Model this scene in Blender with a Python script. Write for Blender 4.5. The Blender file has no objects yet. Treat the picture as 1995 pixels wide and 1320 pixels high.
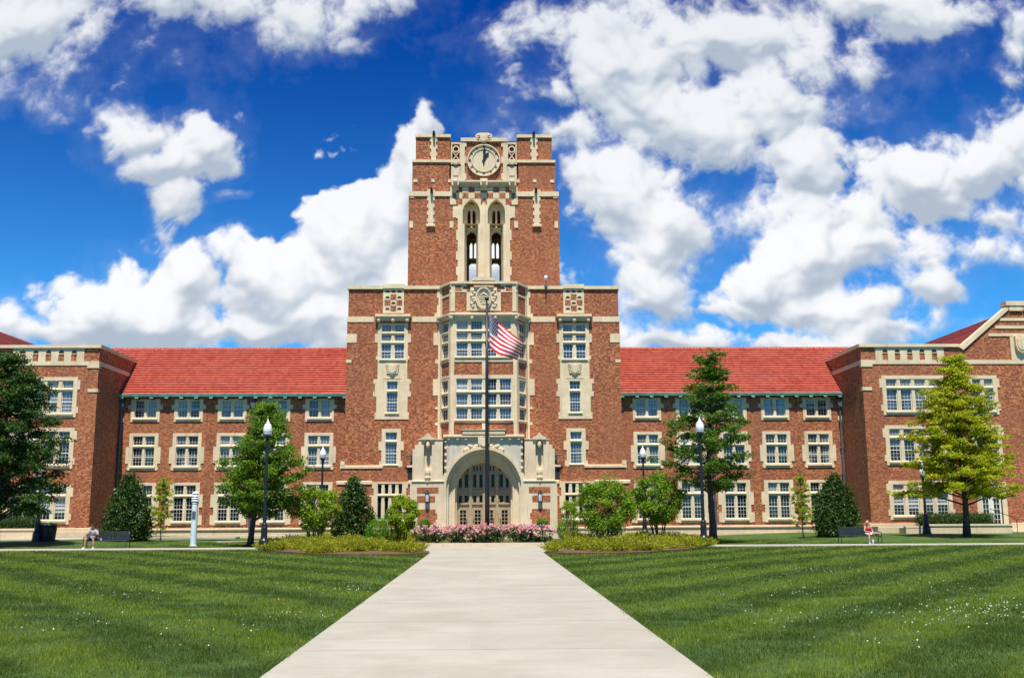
import bpy, math, random
import numpy as np
from mathutils import Matrix, Vector
random.seed(7)
RNG = np.random.default_rng(11)
C = bpy.context.scene.collection
rad = math.radians
def lerp(a, b, t): return a + (b - a) * t
def sstep(a, b, x):
    t = min(1, max(0, (x - a) / (b - a))); return t * t * (3 - 2 * t)

# ------------------------------------------------------------------ camera geometry (surveyed from the photograph)
FPX, PITCH, YAW, ROLL, EYE = 1968.0, rad(9.66), rad(1.44), rad(-0.3), 1.95
CAMR = Matrix.Rotation(-YAW, 3, 'Z') @ Matrix.Rotation(math.pi / 2 + PITCH, 3, 'X') @ Matrix.Rotation(ROLL, 3, 'Z')
CX = 0.0
def ray(px, py): return CAMR @ Vector(((px - 997.5) / FPX, (660 - py) / FPX, -1))
def P(px, py, Y):
    d = ray(px, py); t = Y / d.y
    return CX + d.x * t, EYE + d.z * t
CX = -P(942.5, 600, 76)[0]
def PX(px, py, Y): return P(px, py, Y)[0]
def PZ(py, Y, px=942): return P(px, py, Y)[1]
def ground(x, y):
    return 0.26 * sstep(56, 69, y) * sstep(16, 24, abs(x))
def G(px, py):
    d = ray(px, py); t = EYE / -d.z
    return CX + d.x * t, d.y * t

# ------------------------------------------------------------------ mesh helpers
class MB:
    def __init__(s, frame=None):
        s.v = []; s.f = []; s.m = []; s.F = frame or Matrix.Identity(4); s.mi = 0
    def pt(s, p): s.v.append(tuple(s.F @ Vector(p))); return len(s.v) - 1
    def face(s, pts):
        s.f.append([s.pt(p) for p in pts]); s.m.append(s.mi)
    def box(s, x0, x1, y0, y1, z0, z1):
        i = [s.pt(p) for p in ((x0,y0,z0),(x1,y0,z0),(x1,y1,z0),(x0,y1,z0),(x0,y0,z1),(x1,y0,z1),(x1,y1,z1),(x0,y1,z1))]
        for q in ((0,1,5,4),(1,2,6,5),(2,3,7,6),(3,0,4,7),(4,5,6,7),(3,2,1,0)):
            s.f.append([i[k] for k in q]); s.m.append(s.mi)
    def wedge(s, x0, x1, y0, y1, z0, z1, dz):           # box whose top slopes down to the front
        i = [s.pt(p) for p in ((x0,y0,z0),(x1,y0,z0),(x1,y1,z0),(x0,y1,z0),(x0,y0,z1-dz),(x1,y0,z1-dz),(x1,y1,z1),(x0,y1,z1))]
        for q in ((0,1,5,4),(1,2,6,5),(2,3,7,6),(3,0,4,7),(4,5,6,7),(3,2,1,0)):
            s.f.append([i[k] for k in q]); s.m.append(s.mi)
    def prism(s, poly, y0, y1):                          # outline in (x,z), thickness along y
        a = [s.pt((x, y0, z)) for x, z in poly]; b = [s.pt((x, y1, z)) for x, z in poly]; n = len(poly)
        s.f.append(a[::-1]); s.m.append(s.mi); s.f.append(b); s.m.append(s.mi)
        for i in range(n):
            j = (i + 1) % n
            s.f.append([a[i], a[j], b[j], b[i]]); s.m.append(s.mi)
    def prismz(s, poly, z0, z1):                         # outline in (x,y), thickness along z
        a = [s.pt((x, y, z0)) for x, y in poly]; b = [s.pt((x, y, z1)) for x, y in poly]; n = len(poly)
        s.f.append(a[::-1]); s.m.append(s.mi); s.f.append(b); s.m.append(s.mi)
        for i in range(n):
            j = (i + 1) % n
            s.f.append([a[i], a[j], b[j], b[i]]); s.m.append(s.mi)
    def tube(s, pts, radii, n=8, caps=True):
        pts = [Vector(p) for p in pts]; rings = []
        for k, p in enumerate(pts):
            d = (pts[min(k + 1, len(pts) - 1)] - pts[max(k - 1, 0)])
            d = d.normalized() if d.length > 1e-9 else Vector((0, 0, 1))
            a = d.cross(Vector((0, 1, 0)) if abs(d.y) < .9 else Vector((1, 0, 0))).normalized(); b = d.cross(a)
            r = radii[k] if hasattr(radii, '__len__') else radii
            rings.append([s.pt(p + (a * math.cos(t) + b * math.sin(t)) * r) for t in (2 * math.pi * i / n for i in range(n))])
        for A, B in zip(rings, rings[1:]):
            for i in range(n):
                j = (i + 1) % n; s.f.append([A[i], A[j], B[j], B[i]]); s.m.append(s.mi)
        if caps:
            s.f.append(rings[0][::-1]); s.m.append(s.mi); s.f.append(rings[-1]); s.m.append(s.mi)
    def lathe(s, prof, n=16, c=(0, 0, 0)):
        rings = []
        for r, z in prof:
            rings.append([s.pt((c[0] + r * math.cos(t), c[1] + r * math.sin(t), c[2] + z)) for t in (2 * math.pi * i / n for i in range(n))])
        for A, B in zip(rings, rings[1:]):
            for i in range(n):
                j = (i + 1) % n; s.f.append([A[i], A[j], B[j], B[i]]); s.m.append(s.mi)
        s.f.append(rings[0][::-1]); s.m.append(s.mi); s.f.append(rings[-1]); s.m.append(s.mi)
    def ball(s, c, r, n=10, k=6):
        rx, ry, rz = r if hasattr(r, '__len__') else (r, r, r)
        rings = []
        for j in range(k + 1):
            ph = -math.pi / 2 + math.pi * j / k
            cr = max(math.cos(ph), 1e-3)
            rings.append([s.pt((c[0] + rx * cr * math.cos(t), c[1] + ry * cr * math.sin(t), c[2] + rz * math.sin(ph))) for t in (2 * math.pi * i / n for i in range(n))])
        for A, B in zip(rings, rings[1:]):
            for i in range(n):
                j = (i + 1) % n; s.f.append([A[i], A[j], B[j], B[i]]); s.m.append(s.mi)
    def capsule(s, a, b, r0, r1, n=10):
        a = Vector(a); b = Vector(b); d = b - a
        L = max(d.length, 1e-5); d.normalize()
        pts = []; rr = []
        for t in (-1, -.85, -.5): pts.append(a + d * r0 * t); rr.append(max(r0 * math.sqrt(1 - t * t), .0008))
        pts.append(a); rr.append(r0); pts.append(b); rr.append(r1)
        for t in (.5, .85, 1): pts.append(b + d * r1 * t); rr.append(max(r1 * math.sqrt(1 - t * t), .0008))
        s.tube(pts, rr, n)
    def wall(s, u0, u1, z0, z1, ops=(), reveal=.4):
        ops = [o for o in ops if o[0] < u1 and o[1] > u0 and o[2] < z1 and o[3] > z0]
        us = sorted({u0, u1, *[min(max(o[k], u0), u1) for o in ops for k in (0, 1)]})
        zs = sorted({z0, z1, *[min(max(o[k], z0), z1) for o in ops for k in (2, 3)]})
        for a, b in zip(us, us[1:]):
            for c, d in zip(zs, zs[1:]):
                mu, mz = (a + b) / 2, (c + d) / 2
                if any(o[0] < mu < o[1] and o[2] < mz < o[3] for o in ops): continue
                s.face([(a, 0, c), (b, 0, c), (b, 0, d), (a, 0, d)])
        for o in ops:
            a, b, c, d = max(o[0], u0), min(o[1], u1), max(o[2], z0), min(o[3], z1)
            s.face([(a, 0, c), (a, 0, d), (a, reveal, d), (a, reveal, c)]); s.face([(b, 0, c), (b, reveal, c), (b, reveal, d), (b, 0, d)])
            s.face([(a, 0, d), (b, 0, d), (b, reveal, d), (a, reveal, d)]); s.face([(a, 0, c), (a, reveal, c), (b, reveal, c), (b, 0, c)])
    def build_each(s, name, mats, parent=None):          # pieces that do not touch become parts of their own
        par = list(range(len(s.v)))
        def find(i):
            while par[i] != i: par[i] = par[par[i]]; i = par[i]
            return i
        for f in s.f:
            for i in f[1:]: par[find(i)] = find(f[0])
        comp = {}
        for i, v in enumerate(s.v): comp.setdefault(find(i), []).append(v)
        ks = list(comp); bb = {k: ([min(v[a] for v in comp[k]) - .02 for a in range(3)], [max(v[a] for v in comp[k]) + .02 for a in range(3)]) for k in ks}
        for i, a in enumerate(ks):
            for b in ks[:i]:
                if all(bb[a][0][q] <= bb[b][1][q] and bb[b][0][q] <= bb[a][1][q] for q in range(3)): par[find(a)] = find(b)
        out = {}
        for f, m in zip(s.f, s.m):
            o = out.setdefault(find(f[0]), MB()); o.f.append([len(o.v) + j for j in range(len(f))]); o.v.extend(s.v[i] for i in f); o.m.append(m)
        return [o.build(name, mats, parent) for o in out.values()]
    def build(s, name, mats, parent=None, smooth=False):
        me = bpy.data.meshes.new(name)
        me.from_pydata(s.v, [], s.f)
        for m in (mats if isinstance(mats, (list, tuple)) else [mats]): me.materials.append(m)
        if any(s.m): me.polygons.foreach_set('material_index', s.m)
        if smooth: me.polygons.foreach_set('use_smooth', [True] * len(s.f))
        me.update()
        o = bpy.data.objects.new(name, me); C.objects.link(o)
        if parent: o.parent = parent
        return o
def arc_pts(cx, hw, zs, rise, zb, n=20, point=0.0):      # jamb foot, up, round the arch, down again
    out = [(cx - hw, zb)]
    for i in range(n + 1):
        t = math.pi - math.pi * i / n
        x, z = math.cos(t), math.sin(t)
        if point: z = z * (1 - point) + (1 - abs(x)) ** .75 * point if abs(x) < 1 else 0
        out.append((cx + hw * x, zs + rise * z))
    out.append((cx + hw, zb)); return out
def ring(mb, A, B, d0, d1):                              # annulus between two arch outlines at depth d0, soffit of B back to d1
    for i in range(len(A) - 1):
        mb.face([(A[i][0], d0, A[i][1]), (A[i+1][0], d0, A[i+1][1]), (B[i+1][0], d0, B[i+1][1]), (B[i][0], d0, B[i][1])])
        mb.face([(B[i][0], d0, B[i][1]), (B[i+1][0], d0, B[i+1][1]), (B[i+1][0], d1, B[i+1][1]), (B[i][0], d1, B[i][1])])
def arch_panel(mb, u0, u1, z0, z1, A, d0, d1):           # flat panel with one arched hole outlined by A
    cxs = [p[0] for p in A]; a, b = min(cxs), max(cxs)
    zb = A[0][1]
    if a > u0: mb.face([(u0, d0, z0), (a, d0, z0), (a, d0, z1), (u0, d0, z1)])
    if b < u1: mb.face([(b, d0, z0), (u1, d0, z0), (u1, d0, z1), (b, d0, z1)])
    if zb > z0 + 1e-4: mb.face([(a, d0, z0), (b, d0, z0), (b, d0, zb), (a, d0, zb)])
    for p, q in zip(A[1:-1], A[2:-1]):
        mb.face([(p[0], d0, p[1]), (q[0], d0, q[1]), (q[0], d0, z1), (p[0], d0, z1)])
    for p, q in zip(A, A[1:]):
        mb.face([(p[0], d0, p[1]), (q[0], d0, q[1]), (q[0], d1, q[1]), (p[0], d1, p[1])])
    mb.face([(a, d0, zb), (b, d0, zb), (b, d1, zb), (a, d1, zb)])
def frame(x, y, z=0, ang=0, sx=1):
    return Matrix.Diagonal((sx, 1, 1, 1)) @ Matrix.Translation((x, y, z)) @ Matrix.Rotation(ang, 4, 'Z')
def np_mesh(name, V, nv, mats, parent=None, mi=None):    # loose polygons of nv corners each from a flat vertex array
    V = np.asarray(V, dtype=np.float32).reshape(-1, 3); n = len(V) // nv
    me = bpy.data.meshes.new(name)
    me.vertices.add(len(V)); me.vertices.foreach_set('co', V.ravel())
    me.loops.add(len(V)); me.loops.foreach_set('vertex_index', np.arange(len(V), dtype=np.int32))
    me.polygons.add(n); me.polygons.foreach_set('loop_start', np.arange(n, dtype=np.int32) * nv)
    for m in (mats if isinstance(mats, (list, tuple)) else [mats]): me.materials.append(m)
    if mi is not None: me.polygons.foreach_set('material_index', np.asarray(mi, dtype=np.int32))
    me.update(calc_edges=True)
    o = bpy.data.objects.new(name, me); C.objects.link(o)
    if parent: o.parent = parent
    return o
def tag(o, label=None, cat=None, group=None, kind=None):
    if label: o['label'] = label
    if cat: o['category'] = cat
    if group: o['group'] = group
    if kind: o['kind'] = kind
    return o
def thing(name, label, cat, loc=(0, 0, 0), group=None, rz=0):
    o = bpy.data.objects.new(name, None); C.objects.link(o); o.location = loc; o.rotation_euler = (0, 0, rz)
    return tag(o, label, cat, group)
def copy_tree(o, parent=None):
    c = o.copy(); C.objects.link(c)
    if parent: c.parent = parent
    for ch in [k for k in bpy.data.objects if k.parent == o]: copy_tree(ch, c)
    return c

# ------------------------------------------------------------------ materials
class NT:
    def __init__(s, tree): s.t = tree; s.n = tree.nodes; s.l = tree.links
    def add(s, typ, ins=None, **props):
        n = s.n.new(typ)
        for k, v in props.items(): setattr(n, k, v)
        for k, v in (ins or {}).items():
            sock = n.inputs[k]
            if hasattr(v, 'is_linked') or hasattr(v, 'links'): s.l.new(v, sock)
            else: sock.default_value = v
        return n
    def math(s, op, a, b=0.0, c=0.0, clamp=False): return s.add('ShaderNodeMath', {0: a, 1: b, 2: c}, operation=op, use_clamp=clamp).outputs[0]
    def vm(s, op, a, b=(0, 0, 0), c=(0, 0, 0)):
        n = s.add('ShaderNodeVectorMath', {0: a, 1: b}, operation=op)
        if op == 'MULTIPLY_ADD':
            if hasattr(c, 'links'): s.l.new(c, n.inputs[2])
            else: n.inputs[2].default_value = c
        return n.outputs['Value'] if op in ('LENGTH', 'DOT_PRODUCT') else n.outputs[0]
    def noise(s, vec, scale, detail=4, rough=.55, dist=0): return s.add('ShaderNodeTexNoise', {'Vector': vec, 'Scale': scale, 'Detail': detail, 'Roughness': rough, 'Distortion': dist}).outputs[0]
    def mix(s, f, a, b, mode='MIX'):
        n = s.n.new('ShaderNodeMix'); n.data_type = 'RGBA'; n.blend_type = mode
        for i, v in ((0, f), (6, a), (7, b)):
            if hasattr(v, 'links'): s.l.new(v, n.inputs[i])
            else: n.inputs[i].default_value = v if i == 0 else (*v, 1) if len(v) == 3 else v
        return n.outputs[2]
    def ramp(s, f, a, b): return s.add('ShaderNodeMapRange', {0: f, 1: a, 2: b}, interpolation_type='SMOOTHSTEP').outputs[0]
def mat(name, fn=None, color=None, rough=.8, **kw):
    m = bpy.data.materials.new(name); m.use_nodes = True
    t = NT(m.node_tree); bs = t.n['Principled BSDF']
    bs.inputs['Roughness'].default_value = rough
    for k, v in kw.items(): bs.inputs[k].default_value = v
    if color: bs.inputs['Base Color'].default_value = (*color, 1)
    if fn: fn(t, bs)
    return m
def objco(t): return t.add('ShaderNodeTexCoord').outputs['Object']
def varied(c, amt=.25, sc=6):
    def fn(t, bs):
        v = objco(t); f = t.ramp(t.noise(v, sc, 6, .65), .3, .7)
        lo = tuple(x * (1 - amt) for x in c); hi = tuple(min(1, x * (1 + amt)) for x in c)
        t.l.new(t.mix(f, lo, hi), bs.inputs['Base Color'])
    return fn
def wallvec(t):
    s = t.add('ShaderNodeSeparateXYZ', {0: objco(t)})
    return t.add('ShaderNodeCombineXYZ', {0: t.math('ADD', s.outputs[0], s.outputs[1]), 1: s.outputs[2], 2: 0.0}).outputs[0]
def brick_fn(t, bs):
    w = wallvec(t); o = objco(t)
    b = t.add('ShaderNodeTexBrick', {'Vector': w, 'Color1': (0, 0, 0, 1), 'Color2': (1, 1, 1, 1), 'Mortar': (.5, .5, .5, 1), 'Scale': 1.0, 'Mortar Size': .008,
              'Mortar Smooth': .2, 'Bias': 0.0, 'Brick Width': .30, 'Row Height': .105}, offset=.5)
    # every brick its own shade: cell-wise random from a Voronoi on the same lattice is approximated with the brick mix value + fine noise
    cell = t.add('ShaderNodeTexWhiteNoise', {'Vector': t.vm('FLOOR', t.vm('MULTIPLY', w, (6.667, 9.524, 1)))}, noise_dimensions='3D').outputs[0]
    c1 = t.mix(t.ramp(cell, .0, .55), (.165, .034, .012), (.33, .084, .025))
    c1 = t.mix(t.ramp(cell, .50, .95), c1, (.52, .19, .066))
    big = t.ramp(t.noise(o, .35, 5, .6), .35, .7)
    c1 = t.mix(t.math('MULTIPLY', big, .45), c1, (.22, .052, .020))
    fle = t.ramp(t.noise(w, 9.0, 2, .5), .60, .70)
    c1 = t.mix(t.math('MULTIPLY', fle, .7), c1, (.60, .36, .19))
    fleb = t.ramp(t.noise(w, 7.0, 2, .5), .64, .72)
    c1 = t.mix(t.math('MULTIPLY', fleb, .6), c1, (.05, .010, .009))
    rs = t.noise(t.vm('MULTIPLY', o, (1.6, 1.6, .16)), 1.0, 6, .7)
    c1 = t.mix(t.math('MULTIPLY', t.ramp(rs, .5, .75), .34), c1, (.105, .026, .014))
    pt = t.ramp(t.noise(o, .14, 3, .5), .45, .62)
    c1 = t.mix(t.math('MULTIPLY', pt, .3), c1, (.33, .115, .048))
    col = t.mix(t.math('MULTIPLY', b.outputs['Fac'], .55), c1, (.42, .25, .15))
    t.l.new(col, bs.inputs['Base Color'])
    bp = t.add('ShaderNodeBump', {'Height': t.math('SUBTRACT', 1.0, b.outputs['Fac']), 'Strength': .35, 'Distance': .01})
    t.l.new(bp.outputs[0], bs.inputs['Normal'])
def stone_fn(base, joint=True):
    def fn(t, bs):
        w = wallvec(t); o = objco(t)
        n1 = t.ramp(t.noise(o, .9, 6, .65), .3, .72)
        c = t.mix(n1, tuple(x * .86 for x in base), tuple(min(1, x * 1.08) for x in base))
        if joint:
            cell = t.add('ShaderNodeTexWhiteNoise', {'Vector': t.vm('FLOOR', t.vm('MULTIPLY', w, (1.1, 1.9, 1)))}, noise_dimensions='3D').outputs[0]
            c = t.mix(t.math('MULTIPLY', cell, .35), c, (base[0] * .80, base[1] * .74, base[2] * .66))
            b = t.add('ShaderNodeTexBrick', {'Vector': w, 'Scale': 1.0, 'Mortar Size': .006, 'Brick Width': .909, 'Row Height': .526}, offset=0.0)
            c = t.mix(t.math('MULTIPLY', b.outputs['Fac'], .5), c, tuple(x * .5 for x in base))
        st = t.noise(t.vm('MULTIPLY', o, (3.2, 3.2, .35)), 1.0, 5, .7)
        c = t.mix(t.math('MULTIPLY', t.ramp(st, .52, .76), .62), c, (base[0] * .48, base[1] * .46, base[2] * .46))
        t.l.new(c, bs.inputs['Base Color'])
        bp = t.add('ShaderNodeBump', {'Height': t.noise(o, 14, 5, .6), 'Strength': .25, 'Distance': .02}); t.l.new(bp.outputs[0], bs.inputs['Normal'])
    return fn
def tile_fn(t, bs):
    w = objco(t)
    s = t.add('ShaderNodeSeparateXYZ', {0: w})
    v = t.add('ShaderNodeCombineXYZ', {0: t.math('FLOOR', t.math('MULTIPLY', s.outputs[0], 3.6)), 1: t.math('FLOOR', t.math('MULTIPLY', s.outputs[2], 5.6)), 2: 1.0}).outputs[0]
    cell = t.add('ShaderNodeTexWhiteNoise', {'Vector': v}, noise_dimensions='3D').outputs[0]
    c = t.mix(cell, (.37, .055, .030), (.51, .108, .062))
    c = t.mix(t.math('MULTIPLY', t.ramp(t.noise(w, .5, 6, .7), .35, .8), .45), c, (.52, .16, .095))
    c = t.mix(t.math('MULTIPLY', t.ramp(t.noise(t.vm('MULTIPLY', w, (2.2, .5, .5)), 1.0, 5, .7), .58, .75), .22), c, (.22, .030, .018))
    t.l.new(c, bs.inputs['Base Color'])
    wv = t.math('SINE', t.math('MULTIPLY', s.outputs[0], 22.6))
    bp = t.add('ShaderNodeBump', {'Height': wv, 'Strength': .5, 'Distance': .03}); t.l.new(bp.outputs[0], bs.inputs['Normal'])
def leaf_mat(name, dark, light, trans=.35, rough=.55, back=None):
    m = bpy.data.materials.new(name); m.use_nodes = True
    t = NT(m.node_tree); t.n.remove(t.n['Principled BSDF'])
    r = t.add('ShaderNodeNewGeometry').outputs['Random Per Island']
    c = t.mix(r, dark, light)
    big = t.ramp(t.noise(objco(t), 1.1, 3, .6), .35, .65)
    c = t.mix(t.math('MULTIPLY', big, .5), c, tuple(x * .62 for x in dark))
    d = t.add('ShaderNodeBsdfPrincipled', {'Base Color': c, 'Roughness': rough})
    d.inputs['Specular IOR Level'].default_value = .3
    tr = t.add('ShaderNodeBsdfTranslucent', {'Color': t.mix(.35, c, (light[0] * 1.3, light[1] * 1.25, light[2] * .8))})
    mx = t.add('ShaderNodeMixShader', {0: trans, 1: d.outputs[0], 2: tr.outputs[0]})
    t.l.new(mx.outputs[0], t.n['Material Output'].inputs[0])
    return m
def glass_fn(tint, curtain=0.0):
    def fn(t, bs):
        o = wallvec(t)
        n = t.ramp(t.noise(t.vm('MULTIPLY', o, (1.6, .7, 1)), 1.0, 4, .6), .35, .7)
        c = t.mix(n, tuple(x * .45 for x in tint), tuple(x * 1.35 for x in tint))
        if curtain:
            wv = t.math('MULTIPLY_ADD', t.math('SINE', t.math('MULTIPLY', t.add('ShaderNodeSeparateXYZ', {0: o}).outputs[0], 34.0)), .25, .75)
            k = t.ramp(t.noise(t.vm('MULTIPLY', o, (.9, .12, 1)), 1.0, 1, .5), .42, .5)
            c = t.mix(t.math('MULTIPLY', k, t.math('MULTIPLY', wv, curtain)), c, (.42, .45, .47))
        t.l.new(c, bs.inputs['Base Color'])
    return fn
M = {}
M['brick'] = mat('brick', brick_fn, rough=.9)
M['stone'] = mat('limestone', stone_fn((.75, .602, .385)), rough=.85)
M['carved'] = mat('carved_limestone', stone_fn((.68, .545, .36), False), rough=.88)
M['plinth'] = mat('plinth_stone', stone_fn((.66, .525, .345)), rough=.85)
M['tile'] = mat('clay_tile', tile_fn, rough=.6)
M['copper'] = mat('green_copper', varied((.20, .43, .34), .25, 2), rough=.6)
M['sash'] = mat('painted_sash', color=(.78, .74, .62), rough=.5)
M['pane_blue'] = mat('window_glass_blue', glass_fn((.040, .075, .13), .25), rough=.06, **{'Specular IOR Level': .8})
M['pane_dark'] = mat('window_glass_dark', glass_fn((.012, .017, .026)), rough=.05, **{'Specular IOR Level': .6})
M['pane_curtain'] = mat('window_glass_curtain', glass_fn((.03, .05, .085), .75), rough=.06, **{'Specular IOR Level': .7})
M['tan'] = mat('tan_painted_wood', varied((.36, .265, .155), .15, 3), rough=.6)
M['black'] = mat('black_metal', color=(.012, .013, .017), rough=.4)
M['blind'] = mat('window_blind', varied((.36, .40, .42), .2, 1.5), rough=.5)
M['pane_black'] = mat('dark_interior_glass', glass_fn((.006, .007, .009)), rough=.08, **{'Specular IOR Level': .2})
M['weathered'] = mat('weathered_limestone', stone_fn((.60, .54, .42)), rough=.9)
M['leader'] = mat('lead_pipe', color=(.10, .14, .16), rough=.5, Metallic=.4)
M['bronze'] = mat('dark_bronze', color=(.02, .018, .015), rough=.5)
M['globe'] = mat('white_globe', color=(.80, .82, .84), rough=.25, **{'Transmission Weight': .12})
M['white'] = mat('white_paint', color=(.74, .76, .78), rough=.4)
def concrete_fn(t, bs):
    o = objco(t); s = t.add('ShaderNodeSeparateXYZ', {0: o})
    c = t.mix(t.ramp(t.noise(o, .45, 7, .7), .3, .7), (.335, .308, .235), (.42, .392, .312))
    st = t.noise(t.vm('MULTIPLY', o, (.22, 2.6, 1)), 1.0, 6, .72)
    c = t.mix(t.math('MULTIPLY', t.ramp(st, .52, .72), .40), c, (.30, .262, .185))
    st2 = t.noise(t.vm('MULTIPLY', o, (.35, 3.4, 1)), 1.3, 5, .7)
    c = t.mix(t.math('MULTIPLY', t.ramp(st2, .57, .75), .55), c, (.53, .50, .41))
    bays = t.add('ShaderNodeTexWhiteNoise', {'Vector': t.vm('FLOOR', t.vm('MULTIPLY', o, (.01, .27, .01)))}, noise_dimensions='3D').outputs[0]
    c = t.mix(t.math('MULTIPLY', bays, .24), c, (.28, .25, .185))
    fr = t.math('ABSOLUTE', t.math('SUBTRACT', t.math('FRACT', t.math('MULTIPLY', s.outputs[1], .27)), .5))
    jn = t.ramp(fr, .491, .496)
    c = t.mix(t.math('MULTIPLY', jn, .5), c, (.16, .13, .10))
    sp = t.ramp(t.noise(o, 26, 3, .6), .68, .74)
    c = t.mix(t.math('MULTIPLY', sp, .35), c, (.22, .18, .14))
    t.l.new(c, bs.inputs['Base Color'])
    bp = t.add('ShaderNodeBump', {'Height': t.noise(o, 30, 6, .7), 'Strength': .15, 'Distance': .01}); t.l.new(bp.outputs[0], bs.inputs['Normal'])
M['concrete'] = mat('concrete', concrete_fn, rough=.9)
def turf_fn(t, bs):
    o = objco(t)
    c = t.mix(t.ramp(t.noise(o, .55, 6, .7), .35, .68), (.028, .072, .004), (.085, .150, .012))
    c = t.mix(t.math('MULTIPLY', t.ramp(t.noise(o, 6, 5, .7), .4, .7), .5), c, (.030, .066, .005))
    t.l.new(c, bs.inputs['Base Color'])
    bp = t.add('ShaderNodeBump', {'Height': t.noise(o, 22, 5, .7), 'Strength': .8, 'Distance': .05}); t.l.new(bp.outputs[0], bs.inputs['Normal'])
M['turf'] = mat('turf', turf_fn, rough=.95)
def blade_fn(dark, light):
    def fn(t, bs):
        pass
    return fn
def grass_mat():
    m = bpy.data.materials.new('grass_blades'); m.use_nodes = True
    t = NT(m.node_tree); t.n.remove(t.n['Principled BSDF'])
    o = objco(t)
    r = t.add('ShaderNodeNewGeometry').outputs['Random Per Island']
    c = t.mix(r, (.066, .124, .003), (.225, .300, .012))
    pa = t.ramp(t.noise(o, .42, 6, .68), .36, .66)
    c = t.mix(t.math('MULTIPLY', pa, .62), c, (.29, .32, .035))
    s = t.add('ShaderNodeSeparateXYZ', {0: o})
    ax = t.math('ABSOLUTE', s.outputs[0])
    dg = t.math('ADD', t.math('MULTIPLY', ax, .80), t.math('MULTIPLY', s.outputs[1], -.60))
    stp = t.ramp(t.math('SINE', t.math('MULTIPLY_ADD', dg, 2.3, t.math('MULTIPLY', t.noise(o, .35, 4, .65), 4.5))), -.55, .55)
    c = t.mix(t.math('MULTIPLY', t.math('MULTIPLY', stp, t.ramp(t.noise(o, .22, 3, .6), .2, .5)), .72), c, (.018, .052, .003))
    blo = t.ramp(t.noise(t.vm('MULTIPLY', o, (1, .8, 1)), 1.1, 5, .7), .50, .68)
    c = t.mix(t.math('MULTIPLY', blo, .5), c, (.020, .058, .004))
    d = t.add('ShaderNodeBsdfPrincipled', {'Base Color': c, 'Roughness': .5}); d.inputs['Specular IOR Level'].default_value = .35
    tr = t.add('ShaderNodeBsdfTranslucent', {'Color': t.mix(.5, c, (.24, .34, .02))})
    mx = t.add('ShaderNodeMixShader', {0: .3, 1: d.outputs[0], 2: tr.outputs[0]})
    t.l.new(mx.outputs[0], t.n['Material Output'].inputs[0]); return m
M['grass'] = grass_mat()
M['mulch'] = mat('mulch', varied((.115, .062, .022), .5, 9), rough=1)
M['bark'] = mat('bark', varied((.060, .045, .034), .4, 9), rough=.95)
M['barkg'] = mat('grey_bark', varied((.16, .13, .10), .35, 9), rough=.95)
M['oak'] = leaf_mat('dark_oak_leaves', (.014, .048, .006), (.090, .185, .020), .25)
M['mid'] = leaf_mat('green_leaves', (.060, .155, .008), (.24, .38, .026), .42)
M['pin'] = leaf_mat('deep_green_leaves', (.036, .105, .008), (.16, .29, .024), .38)
M['gold'] = leaf_mat('yellow_green_leaves', (.22, .29, .008), (.60, .61, .022), .45)
M['lime'] = leaf_mat('lime_leaves', (.17, .30, .010), (.42, .54, .035), .42)
M['shrub'] = leaf_mat('fresh_green_leaves', (.11, .23, .008), (.30, .45, .028), .4)
M['ever'] = leaf_mat('evergreen_leaves', (.022, .058, .008), (.075, .135, .018), .14, .42)
M['clip'] = leaf_mat('clipped_leaves', (.07, .20, .010), (.17, .35, .026), .28)
M['hedge'] = leaf_mat('hedge_leaves', (.022, .065, .010), (.060, .125, .018), .2)
M['junip'] = leaf_mat('juniper_sprays', (.20, .27, .010), (.52, .48, .035), .38)
M['rosel'] = leaf_mat('rose_leaves', (.022, .060, .012), (.075, .135, .026), .25)
M['petal'] = leaf_mat('pink_petals', (.80, .22, .32), (.95, .70, .68), .3)
M['clover'] = mat('white_clover', color=(.75, .74, .60), rough=.8)
# ------------------------------------------------------------------ the hall
YW, YM, YB, YP, YT, YV = 78.0, 76.0, 74.4, 74.0, 80.0, 73.2
TB = 92.2                                        # rear face of the tower
KW, KM, KT, KV = .0400, .0391, .0418, .0376      # metres per photo pixel on each plane
hall = thing('brick_hall', 'large red brick hall with stone trim, red tile roofs and a central clock tower', 'building', (0, 0, 0))
def zW(y): return PZ(y, YW)
def zM(y): return PZ(y, YM)
def zT(y): return PZ(y, YT)
def hw(px, py, Y): return -PX(px, py, Y)

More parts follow.
